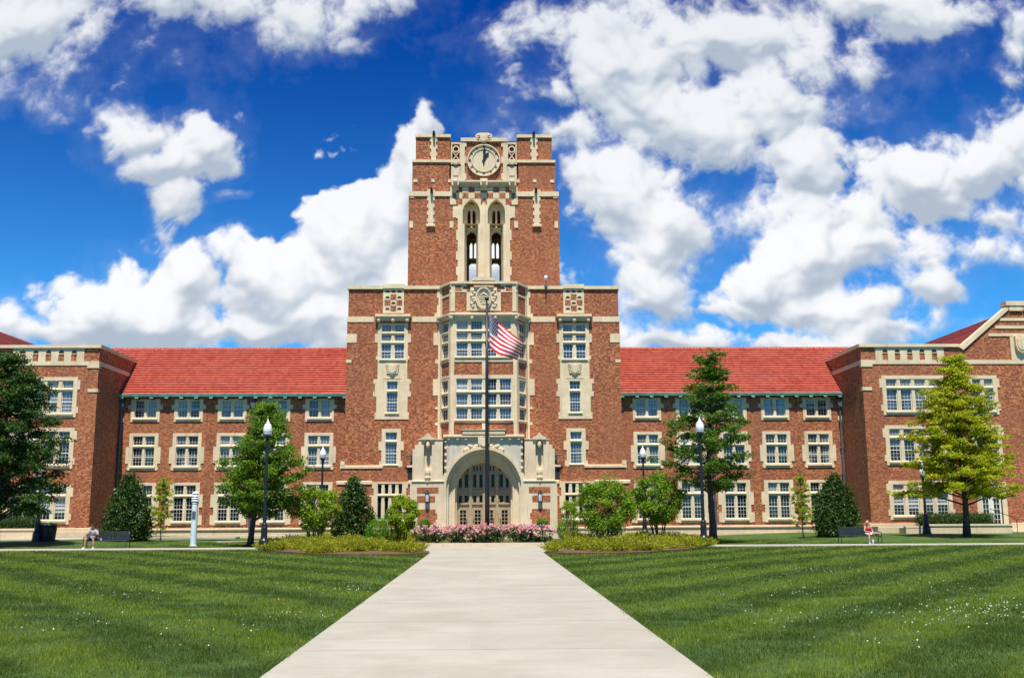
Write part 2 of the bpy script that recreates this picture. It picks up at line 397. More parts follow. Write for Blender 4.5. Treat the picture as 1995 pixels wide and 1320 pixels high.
RB = random.Random(5)
def shield(mb, u, z, w, h, d0, d1):
    pts = [(u - w/2, z + h*.45), (u - w*.2, z + h*.5), (u, z + h*.42), (u + w*.2, z + h*.5), (u + w/2, z + h*.45), (u + w*.48, z - h*.05), (u + w*.34, z - h*.32), (u, z - h*.5), (u - w*.34, z - h*.32), (u - w*.48, z - h*.05)]
    mb.prism(pts, d0, d1)
    mb.prism([(u + (p[0]-u)*.72, z + (p[1]-z)*.72 + h*.01) for p in pts], d0 - .05, d0 + .004)
def window(fr, u0, u1, z0, z1, cols=2, trans=(), mull=.15, jamb=.28, head=.22, sill=.26, teeth=(), bars=((3, 3), (3, 5)), pane='pane_blue', proud=.045, sash_w=.048, lip=True):
    """stone surround (the window mesh itself) with one sash mesh and one pane mesh below it"""
    mb = MB(fr); d0, d1 = -proud, .19
    i = .012
    mb.box(u0 - jamb, u0 + i, d0, d1, z0, z1); mb.box(u1 - i, u1 + jamb, d0, d1, z0, z1)
    mb.box(u0 - jamb, u1 + jamb, d0 - .004, d1, z1, z1 + head)
    mb.box(u0 - jamb, u1 + jamb, d0 - .002, d1, z0 - sill * .55, z0)
    if lip: mb.wedge(u0 - .12, u1 + .12, d0 - .09, d0 - .004, z0 - sill * .45, z0 + .03, .05)
    mb.box(u0 - jamb, u1 + jamb, d0 - .006, d1, z0 - sill, z0 - sill * .55 - .001)
    for za, zb, e in teeth:
        mb.box(u0 - jamb - e, u0 - jamb, d0 + .003, .05, za, zb); mb.box(u1 + jamb, u1 + jamb + e, d0 + .003, .05, za, zb)
    cw = (u1 - u0 - mull * (cols - 1)) / cols
    for k in range(1, cols):
        a = u0 + k * cw + (k - 1) * mull
        mb.box(a, a + mull, d0 + .03, d1 - .01, z0 + .002, z1 - .002)
    zs = [z0]
    for tz in trans:
        mb.box(u0 + i + .001, u1 - i - .001, d0 + .018, d1 - .02, tz - .085, tz + .085)
        mb.wedge(u0 + i + .001, u1 - i - .001, d0 - .045, d0 + .0175, tz - .03, tz + .08, .05)
        zs += [tz - .085, tz + .085]
    zs.append(z1)
    w = mb.build('window', M['stone'], hall)
    sb = MB(fr)
    for k in range(cols):
        a = u0 + k * (cw + mull); b = a + cw
        for r in range(0, len(zs), 2):
            c, d = zs[r], zs[r + 1]; f = sash_w
            top = r == len(zs) - 2 and len(zs) > 2
            nx, nz = bars[0] if top else bars[-1]
            sb.box(a, a + f, .08, .14, c, d); sb.box(b - f, b, .08, .14, c, d)
            sb.box(a + f, b - f, .08, .14, c, c + f * 1.2); sb.box(a + f, b - f, .08, .14, d - f, d)
            for q in range(1, nx):
                x = lerp(a + f, b - f, q / nx); sb.box(x - .0075, x + .0075, .095, .135, c + f, d - f)
            for q in range(1, nz):
                z = lerp(c + f, d - f, q / nz); sb.box(a + f, b - f, .098, .132, z - .0075, z + .0075)
            if not top and nz >= 4:                      # meeting rail of the hung sash
                z = lerp(c, d, .5); sb.box(a + f, b - f, .088, .138, z - .028, z + .028)
    sb.build('sash', M['sash'], w)
    pb = MB(fr); pb.face([(u0, .15, z0), (u1, .15, z0), (u1, .15, z1), (u0, .15, z1)]); pb.build('pane', M[pane], w)
    if pane != 'pane_black' and u1 - u0 > .8:                  # blinds drawn to different heights
        bm = MB(fr); any_ = False; base_ = RB.choice((0, .25, .5)) if RB.random() < .6 else None
        for k in range(cols):
            if base_ is None or RB.random() < .3: continue
            a = u0 + k * (cw + mull) + sash_w; c = lerp(z1, z0, min(1, base_ + RB.choice((.12, .18, .3))))
            bm.face([(a, .146, c), (a + cw - 2 * sash_w, .146, c), (a + cw - 2 * sash_w, .146, z1), (a, .146, z1)]); any_ = True
        if any_: bm.build_each('blind', M['blind'], w)
    return (u0, u1, z0, z1)

# ---- wings
EAVE_Z, EAVE_Y, RIDGE_Y, RIDGE_Z = 10.87, 77.62, 82.4, 15.15
ZPL = zW(1026)                                   # top of the plinth
inner = hw(676, 760, YM)                         # flank of the central block
outer_u = hw(214, 900, YW)                       # inner flank of the end pavilions meets the wing here
cols3 = [hw(c, 795, YW) for c in (284, 368, 453, 538, 623)]
for s in (-1, 1):
    fr = frame(0, YW, 0, 0, s)
    ops = []
    curt = {-1: ['pane_curtain', 'pane_curtain', 'pane_blue', 'pane_blue', 'pane_curtain'], 1: ['pane_dark', 'pane_curtain', 'pane_blue', 'pane_blue', 'pane_curtain']}[s]
    for k, u in enumerate(cols3):
        ops.append(window(fr, u - .83, u + .83, zW(812), zW(778), 2, (), .18, .27, .10, .30, [(zW(795), zW(787), .20)], ((3, 5), (3, 5)), curt[k]))
        p2 = 'pane_curtain' if (k + (s > 0)) % 3 == 1 else 'pane_blue' if k > 2 else 'pane_dark'
        ops.append(window(fr, u - .83, u + .83, zW(905), zW(847), 2, (zW(867),), .18, .27, .22, .32, [(zW(900), zW(868), .22), (zW(912), zW(907), .07)], ((3, 3), (3, 5)), p2))
        ops.append(window(fr, u - .83, u + .83, zW(1012), zW(942), 2, (zW(963),), .18, .30, .20, .30, [(zW(985), zW(960), .24), (zW(1019), zW(1000), .24)], ((3, 3), (3, 6)), 'pane_dark'))
    w = MB(fr); w.wall(inner - .6, outer_u + 4, ZPL, EAVE_Z + .1, ops, .25)
    w.build('wing_wall', M['brick'], hall)
    p = MB(fr)
    zp = ZPL
    p.box(inner - .6, outer_u + 3, -.22, .02, -.3, zp - .55); p.wedge(inner - .6, outer_u + 3, -.215, .02, zp - .549, zp - .47, .05)
    p.box(inner - .6, outer_u + 3, -.10, .022, zp - .469, zp - .12); p.wedge(inner - .6, outer_u + 3, -.19, .024, zp - .119, zp + .03, .06)
    p.build('plinth', M['plinth'], hall)
    for u, y0, y1, ww in ((outer_u - .62, 788, 796, .32), (outer_u - .62, 812, 820, .5), (inner + .25, 792, 799, .4)):
        t = MB(fr); t.box(u - ww/2, u + ww/2, -.03, .05, zW(y1), zW(y0)); t.build('stone_block', M['stone'], hall)
    # stepped courses of tile, eave to ridge, then the plain rear slope
    f0 = frame(0, 0, 0, 0, s)
    r = MB(f0); n = 20; x0, x1 = inner - .5, outer_u + 6.5
    for k in range(n):
        ya, yb = lerp(EAVE_Y, RIDGE_Y, k / n), lerp(EAVE_Y, RIDGE_Y, (k + 1) / n)
        za, zb = lerp(EAVE_Z, RIDGE_Z, k / n), lerp(EAVE_Z, RIDGE_Z, (k + 1) / n)
        jit = random.uniform(-.006, .006)
        r.face([(x0, ya - .09, za + .075 + jit), (x1, ya - .09, za + .075 - jit), (x1, yb + .01, zb + .012), (x0, yb + .01, zb + .012)])
        r.face([(x0, ya - .09, za + .075 + jit), (x1, ya - .09, za + .075 - jit), (x1, ya - .03, za - .05), (x0, ya - .03, za - .05)])
    r.face([(x0, RIDGE_Y, RIDGE_Z), (x1, RIDGE_Y, RIDGE_Z), (x1, 2*RIDGE_Y - EAVE_Y, EAVE_Z), (x0, 2*RIDGE_Y - EAVE_Y, EAVE_Z)])
    ro = r.build('roof', M['tile'], hall)
    rc = MB(f0); xx = x0
    while xx < x1:
        rc.tube([(xx, RIDGE_Y, RIDGE_Z + .01), (xx + .44, RIDGE_Y, RIDGE_Z + .01)], [.13, .115], 8); xx += .45
    rc.build('ridge_tiles', M['tile'], ro)
    g = MB(f0)
    g.box(x0, x1, EAVE_Y - .16, EAVE_Y + .02, EAVE_Z - .16, EAVE_Z - .02); g.box(x0, x1, EAVE_Y - .20, EAVE_Y - .10, EAVE_Z - .045, EAVE_Z + .015)
    g.build('gutter', M['copper'], hall)
    g = MB(f0); g.box(x0, x1, EAVE_Y + .03, YW - .01, EAVE_Z - .13, EAVE_Z - .05)
    u = x0 + .9
    while u < x1 - 6:
        g.box(u - .12, u + .12, EAVE_Y + .0, YW - .005, EAVE_Z - .36, EAVE_Z - .131); g.mi = 1
        g.box(u - .13, u + .13, EAVE_Y - .14, EAVE_Y - .001, EAVE_Z - .30, EAVE_Z - .165); g.mi = 0
        u += 1.13
    g.build('eave_bracket', [M['bronze'], M['copper']], hall)
    for u in (outer_u - 1.05 + .35, (cols3[2] + cols3[3]) / 2 + .03):
        d = MB(fr); z1 = zW(786)
        d.prism([(u - .20, z1 + .15), (u + .20, z1 + .15), (u + .20, z1 - .1), (u + .08, z1 - .32), (u - .08, z1 - .32), (u - .20, z1 - .1)], -.34, -.03)
        d.tube([(u, -.16, z1 + .16), (u, -.3, EAVE_Z - .1)], .07, 8)
        d.tube([(u, -.14, z1 - .3), (u, -.14, ZPL - .2)], .075, 8)
        for zz in (2.6, 4.6, 6.6, 8.6): d.box(u - .13, u + .13, -.22, -.004, zz, zz + .07)
        d.build('downspout', M['leader'], hall)

# ---- central block: three stages of brick, each a little prouder than the one above
HT = hw(679, 590, YM)
zA, zB, zC, zTop = zM(938), zM(908), zM(621), zM(563)
for s in (-1, 1):
    fr = frame(0, YM, 0, 0, s)
    bay_e = hw(858, 700, YM) - .05
    uA = hw(765.5, 660, YM); gl = .88
    # top six-light window, carved panel and the tall light below stand in one stone frame
    o1 = window(fr, uA - gl, uA + gl, zM(699), zM(632), 2, (zM(667), zM(648.5)), .22, .26, .10, .20, [(zM(667), zM(650), .22), (zM(700), zM(693), .12)], ((3, 3), (3, 4)), 'pane_blue')
    um = hw(764, 770, YM); gm = .42
    o2 = window(fr, um - gm, um + gm, zM(803), zM(742), 1, (zM(761),), .1, .25, .14, .22, (), ((3, 2), (4, 6)), 'pane_blue')
    ul = hw(762, 870, YM); g3 = .44
    o3 = window(frame(0, YM - .12, 0, 0, s), ul - g3, ul + g3, zM(903.5), zM(841), 1, (zM(859),), .1, .28, .26, .24, [(zM(876), zM(859), .22), (zM(910), zM(897), .14)], ((3, 2), (4, 6)), 'pane_blue') if False else \
        window(fr, ul - g3, ul + g3, zM(903.5), zM(841), 1, (zM(859),), .1, .28, .26, .20, [(zM(876), zM(859), .22), (zM(908), zM(897), .14)], ((3, 2), (4, 6)), 'pane_blue')
    w = MB(fr)
    w.wall(bay_e - .4, HT + .06, zB, zC, [o1, o2, o3], .25)
    w.wall(bay_e - .4, HT, zC, zTop, (), .25)
    w.face([(HT, 0, zC), (HT, 14, zC), (HT, 14, zTop), (HT, 0, zTop)]); w.face([(HT + .06, 0, zB), (HT + .06, 14, zB), (HT + .06, 14, zC), (HT + .06, 0, zC)])
    w.build('central_block_wall', M['brick'], hall)
    ug = hw(760, 975, YM); g4 = .92
    f1 = frame(0, YM - .24, 0, 0, s)
    o4 = window(f1, ug - g4, ug + g4, zM(1011), zM(941), 4, (zM(963.5),), .20, .28, .12, .26, [(zM(950), zM(936.5), .12), (zM(990), zM(966), .14)], ((1, 1), (1, 1)), 'pane_black', sash_w=.03)
    w = MB(f1); w.wall(bay_e - .4, HT + .50, ZPL - .15, zA, [o4], .25)
    w.face([(HT + .5, 0, -.2), (HT + .5, 5, -.2), (HT + .5, 5, zA), (HT + .5, 0, zA)])
    w.build('base_stage_wall', M['brick'], hall)
    w = MB(frame(0, YM - .12, 0, 0, s)); w.wall(bay_e - .4, ul - g3 - .29, zA, zB); w.wall(ul + g3 + .29, HT + .28, zA, zB); w.wall(ul - g3 - .29, ul + g3 + .29, zA, zM(909))
    w.face([(HT + .28, 0, zA), (HT + .28, 5, zA), (HT + .28, 5, zB), (HT + .28, 0, zB)])
    w.build('middle_stage_wall', M['brick'], hall)
    p = MB(fr)
    e = HT + .5
    p.box(bay_e - .4, e + .2, -.62, -.2, -.3, ZPL - .6); p.wedge(bay_e - .4, e + .2, -.615, -.2, ZPL - .599, ZPL - .5, .07)
    p.box(bay_e - .4, e + .1, -.45, -.201, ZPL - .499, ZPL - .13); p.wedge(bay_e - .4, e + .16, -.52, -.202, ZPL - .129, ZPL + .02, .06)
    p.build('plinth', M['plinth'], hall)
    # stone bands
    b = MB(fr)
    b.box(HT - .04, HT + .10, -.05, .6, zM(627), zM(616)); 
    b.box(uA + gl + .56, HT - .041, -.04, .05, zM(627), zM(616.5)); b.box(bay_e + .36, uA - gl - .56, -.04, .05, zM(627), zM(616.5))
    b.box(HT - .68, HT + .085, -.035, .45, zM(667), zM(650)); b.box(HT - .32, HT + .085, -.035, .3, zM(706), zM(700))
    b.wedge(uA + .62, HT + .34, -.19, .0, zM(911), zM(905), .05); b.box(HT - .0, HT + .32, -.17, .2, zM(905) + .002, zM(897))
    b.wedge(ug + g4 + .42, HT + .56, -.32, -.118, zM(942), zM(935), .06); b.wedge(bay_e + .3, ug - g4 - .42, -.32, -.118, zM(942), zM(935), .06)
    b.box(ug + g4 + .29, HT + .49, -.262, -.2, zM(966), zM(963)); b.box(bay_e + .3, ug - g4 - .43, -.262, -.2, zM(966), zM(963))
    b.build_each('stone_band', M['stone'], hall)
    # the frame between the two windows with its shield
    c = MB(fr)
    zt, zb_ = zM(699) - .21, zM(803) - .22
    c.box(uA - 1.12, uA + 1.12, -.03, .03, zM(737), zt)
    for sg in (-1, 1):
        c.box(uA + sg * .92 - .25, uA + sg * .92 + .25, -.034, .034, zM(809), zM(737) - .001)
        a, b2 = sorted((uA + sg * 1.17, uA + sg * 1.42)); c.box(a, b2, -.032, .03, zM(747), zM(738)); c.box(a, b2 , -.032, .03, zM(772), zM(762))
        a, b2 = sorted((uA + sg * 1.17, uA + sg * 1.30)); c.box(a, b2, -.032, .03, zM(761.7), zM(747.4)); c.box(a, b2, -.032, .03, zM(808), zM(803))
    c.box(uA - 1.28, uA + 1.28, -.05, .03, zM(816), zM(809) - .001)
    c.build('stone_panel', M['stone'], hall)
    c = MB(fr); shield(c, uA, zM(720), .60, .86, -.16, -.02)
    for sg in (-1, 1):
        for q in range(5): c.ball((uA + sg * (.42 - .02 * q), -.06, zM(710) - q * .16), (.11, .07, .08), 8, 4)
    c.build('shield', M['carved'], hall)
    # chequered panel in the parapet
    c = MB(fr); zt, zb_ = zM(559), zM(610); ww = .8
    c.box(uA - ww, uA + ww, -.035, .03, zb_, zt)
    c.mi = 1
    for (ix, iz) in ((0, 1), (-1, 2), (1, 2), (0, 3)):
        cx, cz = uA + ix * .45, zt - .34 - iz * .45
        c.box(cx - .222, cx + .222, -.043, -.03, cz - .222, cz + .222)
    c.mi = 2
    for (ix, iz) in ((-1, 0), (0, 0), (1, 0), (-1, 1), (1, 1), (0, 2), (-1, 3), (1, 3)):
        cx, cz = uA + ix * .45, zt - .34 - iz * .45
        c.prism([(cx + .17 * math.cos(t), cz - .1 + .17 * math.sin(t)) for t in (math.pi * k / 8 for k in range(9))], -.045, -.034)
    c.build('chequered_panel', [M['stone'], M['brick'], M['bronze']], hall)
    # moulded hood over the top window with three corbels
    c = MB(fr); zh = zM(615)
    c.wedge(uA - 1.34, uA + 1.34, -.42, .02, zh - .12, zh + .14, .12); c.box(uA - 1.26, uA + 1.26, -.28, .021, zh - .26, zh - .121); c.box(uA - 1.2, uA + 1.2, -.15, .022, zh - .40, zh - .261)
    for sg in (-1, 0, 1): c.ball((uA + sg * 1.08, -.22, zh - .36), (.17, .16, .18), 8, 5)
    c.build('hood_moulding', M['carved'], hall)
    # coping
    c = MB(fr)
    c.wedge(bay_e - .3, uA - .81, -.14, .5, zTop - .02, zM(556), .05); c.wedge(uA + .81, HT + .10, -.14, .5, zTop - .02, zM(556), .05)
    c.wedge(uA - .809, uA + .809, -.17, .5, zTop + .04, zM(555) + .09, .05); c.wedge(HT - .44, HT + .1, .5, 14, zTop - .02, zM(556), .0)
    c.build_each('coping', M['stone'], hall)
    # bay quoins beside the canted bay
    q = MB(fr)
    zq = zM(1000)
    q.box(bay_e - .12, bay_e + .22, -.04, .04, zq, zM(560))
    for k, (y0, y1, e) in enumerate(((566, 580, .12), (595, 610, .12), (648, 672, .36), (700, 708, .22), (738, 770, .38), (792, 797, .2), (822, 828, .2), (610, 627, .3))):
        q.box(bay_e + .221, bay_e + .22 + e, -.035, .03, zM(y1), zM(y0))
    q.build('quoin_strip', M['stone'], hall)
rf = MB(); rf.box(-HT + .3, HT - .3, YM + .4, YM + 15, zTop - 1.2, zTop - .8); rf.build('flat_roof', M['plinth'], hall)

# ---- canted bay over the door
def zBy(y): return PZ(y, YB)
bh = hw(879, 700, YB); bs = hw(858, 700, YM) + .0
Lc = math.hypot(bs - bh, YM - YB); ang = math.atan2(YM - YB, bs - bh)
fb = frame(0, YB)
zbot, ztop = zBy(852), zBy(552)
HWG = hw(889, 680, YB)
o1 = window(fb, -HWG, HWG, zBy(694.5), zBy(624.5), 4, (zBy(664), zBy(644.5)), .20, .20, .10, .20, (), ((4, 3), (4, 4)), 'pane_blue')
o2 = window(fb, -HWG, HWG, zBy(817), zBy(737), 4, (zBy(791.5), zBy(763)), .20, .20, .14, .18, (), ((4, 3), (4, 3)), 'pane_blue')
w = MB(fb); w.wall(-bh, bh, zbot, ztop, [o1, o2], .25); 
fcs = []
for s in (-1, 1):
    fc = Matrix.Diagonal((s, 1, 1, 1)) @ Matrix.Translation((bh, YB, 0)) @ Matrix.Rotation(ang, 4, 'Z')
    fcs.append(fc)
    a, b = Lc * .22, Lc * .82
    c1 = window(fc, a, b, zBy(696), zBy(627), 1, (zBy(665), zBy(645.5)), .1, .30, .10, .20, (), ((3, 3), (3, 4)), 'pane_dark')
    c2 = window(fc, a, b, zBy(817.5), zBy(739), 1, (zBy(792), zBy(764.5)), .1, .30, .12, .18, (), ((3, 3), (3, 3)), 'pane_dark')
    w.F = fc; w.wall(0, Lc, zbot, ztop, [c1, c2], .25)
w.build('bay_wall', M['brick'], hall)
q = MB(fb)
for s in (-1, 1):
    q.F = frame(0, YB, 0, 0, s)
    q.box(bh - .22, bh + .02, -.06, .1, zbot, zBy(620)); q.box(bh - .26, bh + .03, -.07, .1, zBy(606), zBy(553))
    q.F = fcs[0] if s < 0 else fcs[1]
    q.box(.03, .25, -.05, .03, zbot, zBy(620)); q.box(.03, .27, -.05, .03, zBy(606), zBy(553)); q.box(Lc - .26, Lc + .05, -.05, .03, zbot, zBy(553))
    q.box(.28, Lc - .27, -.04, .03, zBy(575), zBy(571))
    for y0, y1 in ((704, 699), (734, 730), (822, 819)): q.box(.26, Lc - .27, -.045, .03, zBy(y0), zBy(y1))
q.F = fb
for y0, y1 in ((704.5, 700), (734, 730), (823, 821)): q.box(-bh + .23, bh - .23, -.05, .03, zBy(y0), zBy(y1))
q.box(-.13, .13, -.045, .03, zBy(729.5), zBy(705)); q.box(-.13, .13, -.045, .03, zBy(848), zBy(823.5))
q.build('stone_mullion_strip', M['stone'], hall)
# bay parapet, cornice and the seal
c = MB(fb); zc = zBy(612)
c.wedge(-bh - .12, bh + .12, -.34, .0, zc - .10, zc + .14, .10); c.box(-bh - .08, bh + .08, -.22, .0, zc - .24, zc - .101); c.box(-bh - .04, bh + .04, -.12, .0, zc - .38, zc - .241)
for u in (-bh, -bh * .36, bh * .36, bh): c.ball((u, -.20, zc - .28), (.15, .14, .16), 8, 5)
for fc in fcs:
    c.F = fc
    c.wedge(.0, Lc + .05, -.33, .0, zc - .101, zc + .138, .10); c.box(.0, Lc, -.21, .0, zc - .241, zc - .102); c.box(.0, Lc, -.12, .0, zc - .38, zc - .242)
    c.ball((Lc - .1, -.2, zc - .28), (.15, .14, .16), 8, 5)
c.build('cornice', M['carved'], hall)
c = MB(fb); zt = zBy(547)
c.wedge(-bh - .06, bh + .06, -.16, .3, zBy(553), zt, .06)
for fc in fcs: c.F = fc; c.wedge(.0, Lc + .1, -.16, .3, zBy(553), zt - .01, .06)
c.F = fb
c.prism([(-.9, zt)] + [(.9 * math.cos(t), zt + .3 * math.sin(t)) for t in (math.pi - math.pi * k / 10 for k in range(11))] + [(.9, zt)], -.17, .2)
for s in (-1, 1):
    c.box(s * 1.9 - .62, s * 1.9 + .62, -.03, .03, zBy(569), zBy(553) - .001)
    c.box(min(s * 1.02, s * 1.28), max(s * 1.02, s * 1.28), -.03, .03, zBy(605), zBy(569) - .002)
c.mi = 1
for s in (-1, 1):
    c.box(s * 1.9 - .24, s * 1.9 + .24, -.04, -.029, zBy(566.5), zBy(556))
c.mi = 2
for s in (-1, 1):
    for q_ in (-.48, .48):
        c.prism([(s * 1.9 + q_ + .17 * math.cos(t), zBy(563) + .2 * math.sin(t)) for t in (math.pi * k / 8 for k in range(9))], -.042, -.031)
c.build('bay_parapet', [M['stone'], M['brick'], M['bronze']], hall)
c = MB(fb); zs_ = zBy(581)
c.box(-1.0, 1.0, -.10, .02, zBy(605), zBy(560)); c.wedge(-.75, .75, -.28, -.101, zBy(560), zBy(557), .02)
N = 28
for k in range(N):                                            # oval rim
    t0, t1 = 2 * math.pi * k / N, 2 * math.pi * (k + 1) / N
    for r0, r1, d in ((.72, .60, -.26), (.58, .50, -.20)):
        pa = [(r * .84 * math.cos(t), zs_ + r * 1.18 * math.sin(t)) for r, t in ((r0, t0), (r0, t1), (r1, t1), (r1, t0))]
        c.prism(pa, d, -.098)
c.prism([(.5 * .84 * math.cos(t), zs_ + .5 * 1.18 * math.sin(t)) for t in (2 * math.pi * k / 24 for k in range(24))], -.13, -.099)
for k in range(4): c.box(-.36 + .05 * abs(k - 1.5), .36 - .05 * abs(k - 1.5), -.17, -.13, zs_ - .28 + k * .17, zs_ - .2 + k * .17)
c.ball((0, -.16, zs_ + .34), (.12, .07, .12), 8, 5); c.ball((0, -.16, zs_ - .42), (.2, .05, .07), 8, 5)
for s in (-1, 1):
    for q_ in range(7): c.ball((s * (.80 + .1 * math.sin(q_ * 2.1)), -.13, zs_ - .62 + q_ * .2), (.14, .08, .11), 8, 4)
c.build('carved_seal', M['carved'], hall)

# ---- entrance portal
def zP(y): return PZ(y, YP)
fp = frame(0, YP)
kp = .0382
portal = MB(fp)
cw_ = hw(866, 900, YP)
zsp, zb0 = zP(955), -.2
A = arc_pts(0, 72.5 * kp, zsp, zP(875) - zsp, zb0, 28); B = arc_pts(0, 67 * kp, zsp, zP(881) - zsp, zb0, 28)
Cc = arc_pts(0, 61 * kp, zsp, zP(888) - zsp, zb0, 28); D = arc_pts(0, 55 * kp, zsp, zP(895) - zsp, zb0, 28); E = arc_pts(0, 52 * kp, zsp, zP(900) - zsp, zb0, 28)
arch_panel(portal, -cw_, cw_, zb0, zP(850), A, 0, .06)
for d in (-1, 1): portal.box(min(d * cw_, d * (cw_ - .3)), max(d * cw_, d * (cw_ - .3)), .001, 2.4, zb0, zP(850) - .02)
po = portal.build('entrance_portal', M['weathered'], hall)
ar = MB(fp)
for (p0, p1, d0, d1) in ((A, B, .06, .42), (B, Cc, .42, .50), (Cc, D, .50, .98), (D, E, .98, 1.25)): ring(ar, p0, p1, d0, d1)
A2 = arc_pts(0, 77 * kp, zsp, zP(869.5) - zsp, zP(950), 28); A3 = arc_pts(0, 72.4 * kp, zsp, zP(875.2) - zsp, zP(950), 28)
for i in range(1, len(A2) - 2):
    ar.prism([A2[i], A2[i+1], A3[i+1], A3[i]], -.24, .05)
for k in range(26):                                            # carved band round the arch
    t = math.pi * (k + .5) / 26; ar.ball((64 * kp * -math.cos(t), .42, zsp + (zP(884.5) - zsp) * math.sin(t)), (.075, .06, .075), 6, 4)
ar.build('arch_moulding', M['carved'], po)
cp = MB(fp)
cp.wedge(-cw_ - .1, cw_ + .1, -.26, .0, zP(851), zP(846), .06); cp.box(-1.55, 1.55, -.30, 1.2, zP(845.8), zP(838)); cp.wedge(-1.62, 1.62, -.36, 1.2, zP(837.9), zP(835.5), .04)
for u in (-2.55, -1.9, -1.3, 1.3, 1.9, 2.55): cp.box(u - .09, u + .09, -.2, .0, zP(856), zP(851) - .002)
for s in (-1, 1):
    for q_ in range(5): cp.ball((s * (cw_ - .07), -.06, zP(860) - q_ * .48), (.09, .09, .13), 8, 5)
    cp.prism([(s * cw_ - .24, zP(935)), (s * cw_ + .24, zP(935)), (s * cw_, zP(920))], -.16, .0)
    cp.box(s * cw_ - .16, s * cw_ + .16, -.12, .0, zP(1022), zP(935) - .001); cp.ball((s * cw_, -.08, zP(1022)), (.2, .14, .2), 8, 5)
cp.build('portal_cornice', M['carved'], po)
cr = MB(fp); shield(cr, .0, zP(862), .85, .85, -.26, -.0)
for s in (-1, 1):
    for q_ in range(6): cr.ball((s * (.55 + .16 * q_), -.06, zP(868) - .12 * math.sin(q_ * 1.7) - .04 * q_), (.16, .09, .13), 8, 4)
cr.build('shield', M['carved'], po)
# screen of doors and lancets
fs = frame(0, YP + 1.25)
def zS(y): return PZ(y, YP + 1.25)
ks = .0389
ops = []; glass = MB(fs)
for u in (-41, -30, -13.5, -3.0, 7.5, 18.0):
    pass
xs_l = [(894.5, 900.5), (905.5, 912.5), (922, 928), (933.5, 940)]
xs_l += [(1884 - b, 1884 - a) for a, b in xs_l]
for a, b in xs_l:
    ua, ub = (a - 942) * ks, (b - 942) * ks
    for y0, y1 in ((949, 923), (978, 964.5)):
        if y0 == 949 and (a < 896 or b > 988): y1 = 931
        ops.append((ua, ub, zS(y0), zS(y1)))
for a, b in ((909.5, 912.5), (922, 925), (928, 931), (934, 937), (940, 941.5), (942.5, 944), (947, 950), (953, 956), (959, 962), (971.5, 974.5)):
    ops.append(((a - 942) * ks, (b - 942) * ks, zS(917), zS(907)))
doors = []
for a, b in ((891.5, 914), (919.5, 941.5), (942.5, 964.5), (970, 992.5)):
    doors.append(((a - 942) * ks, (b - 942) * ks, -.1, zS(984)))
w = MB(fs); w.wall(-53 * ks, 53 * ks, -.2, zS(898), ops + doors, .15)
for y in (956, 980.5): w.box(-52 * ks, 52 * ks, -.08, .0, zS(y) - .05, zS(y) + .06)
for u in (-25, 0, 25): w.box(u * ks - .09, u * ks + .09, -.10, -.0, -.1, zS(900))
for a, b in xs_l:
    u = ((a + b) / 2 - 942) * ks
    w.prism([(u - .17, zS(963)), (u + .17, zS(963)), (u, zS(959))], -.05, .0); w.prism([(u - .17, zS(922)), (u + .17, zS(922)), (u, zS(918.5))], -.05, .0)
w.build('door_screen', M['tan'], po)
for o in ops: glass.face([(o[0], .1, o[2]), (o[1], .1, o[2]), (o[1], .1, o[3]), (o[0], .1, o[3])])
glass.build('lancet_glass', M['pane_black'], po)
for k, o in enumerate(doors):
    d = MB(fs); a, b, c, e = o
    cm = (a + b) / 2; gh = .22
    d.box(a + .01, cm - gh, .02, .12, c, e); d.box(cm + gh, b - .01, .02, .12, c, e); d.box(cm - gh, cm + gh, .02, .12, c, 1.0); d.box(cm - gh, cm + gh, .02, .12, zS(993), e)
    for q_ in range(1, 4): d.box(cm - gh, cm + gh, .05, .09, lerp(1.0, zS(993), q_ / 4) - .02, lerp(1.0, zS(993), q_ / 4) + .02)
    d.box(cm - .02, cm + .02, .052, .088, 1.0, zS(993))
    d.mi = 1; d.face([(cm - gh, .08, 1.0), (cm + gh, .08, 1.0), (cm + gh, .08, zS(993)), (cm - gh, .08, zS(993))])
    d.mi = 2; hx = b - .16 if k % 2 == 0 else a + .12; d.tube([(hx, -.05, 1.0), (hx, -.05, 1.45)], .025, 6)
    d.build('door', [M['tan'], M['pane_black'], M['bronze']], po)
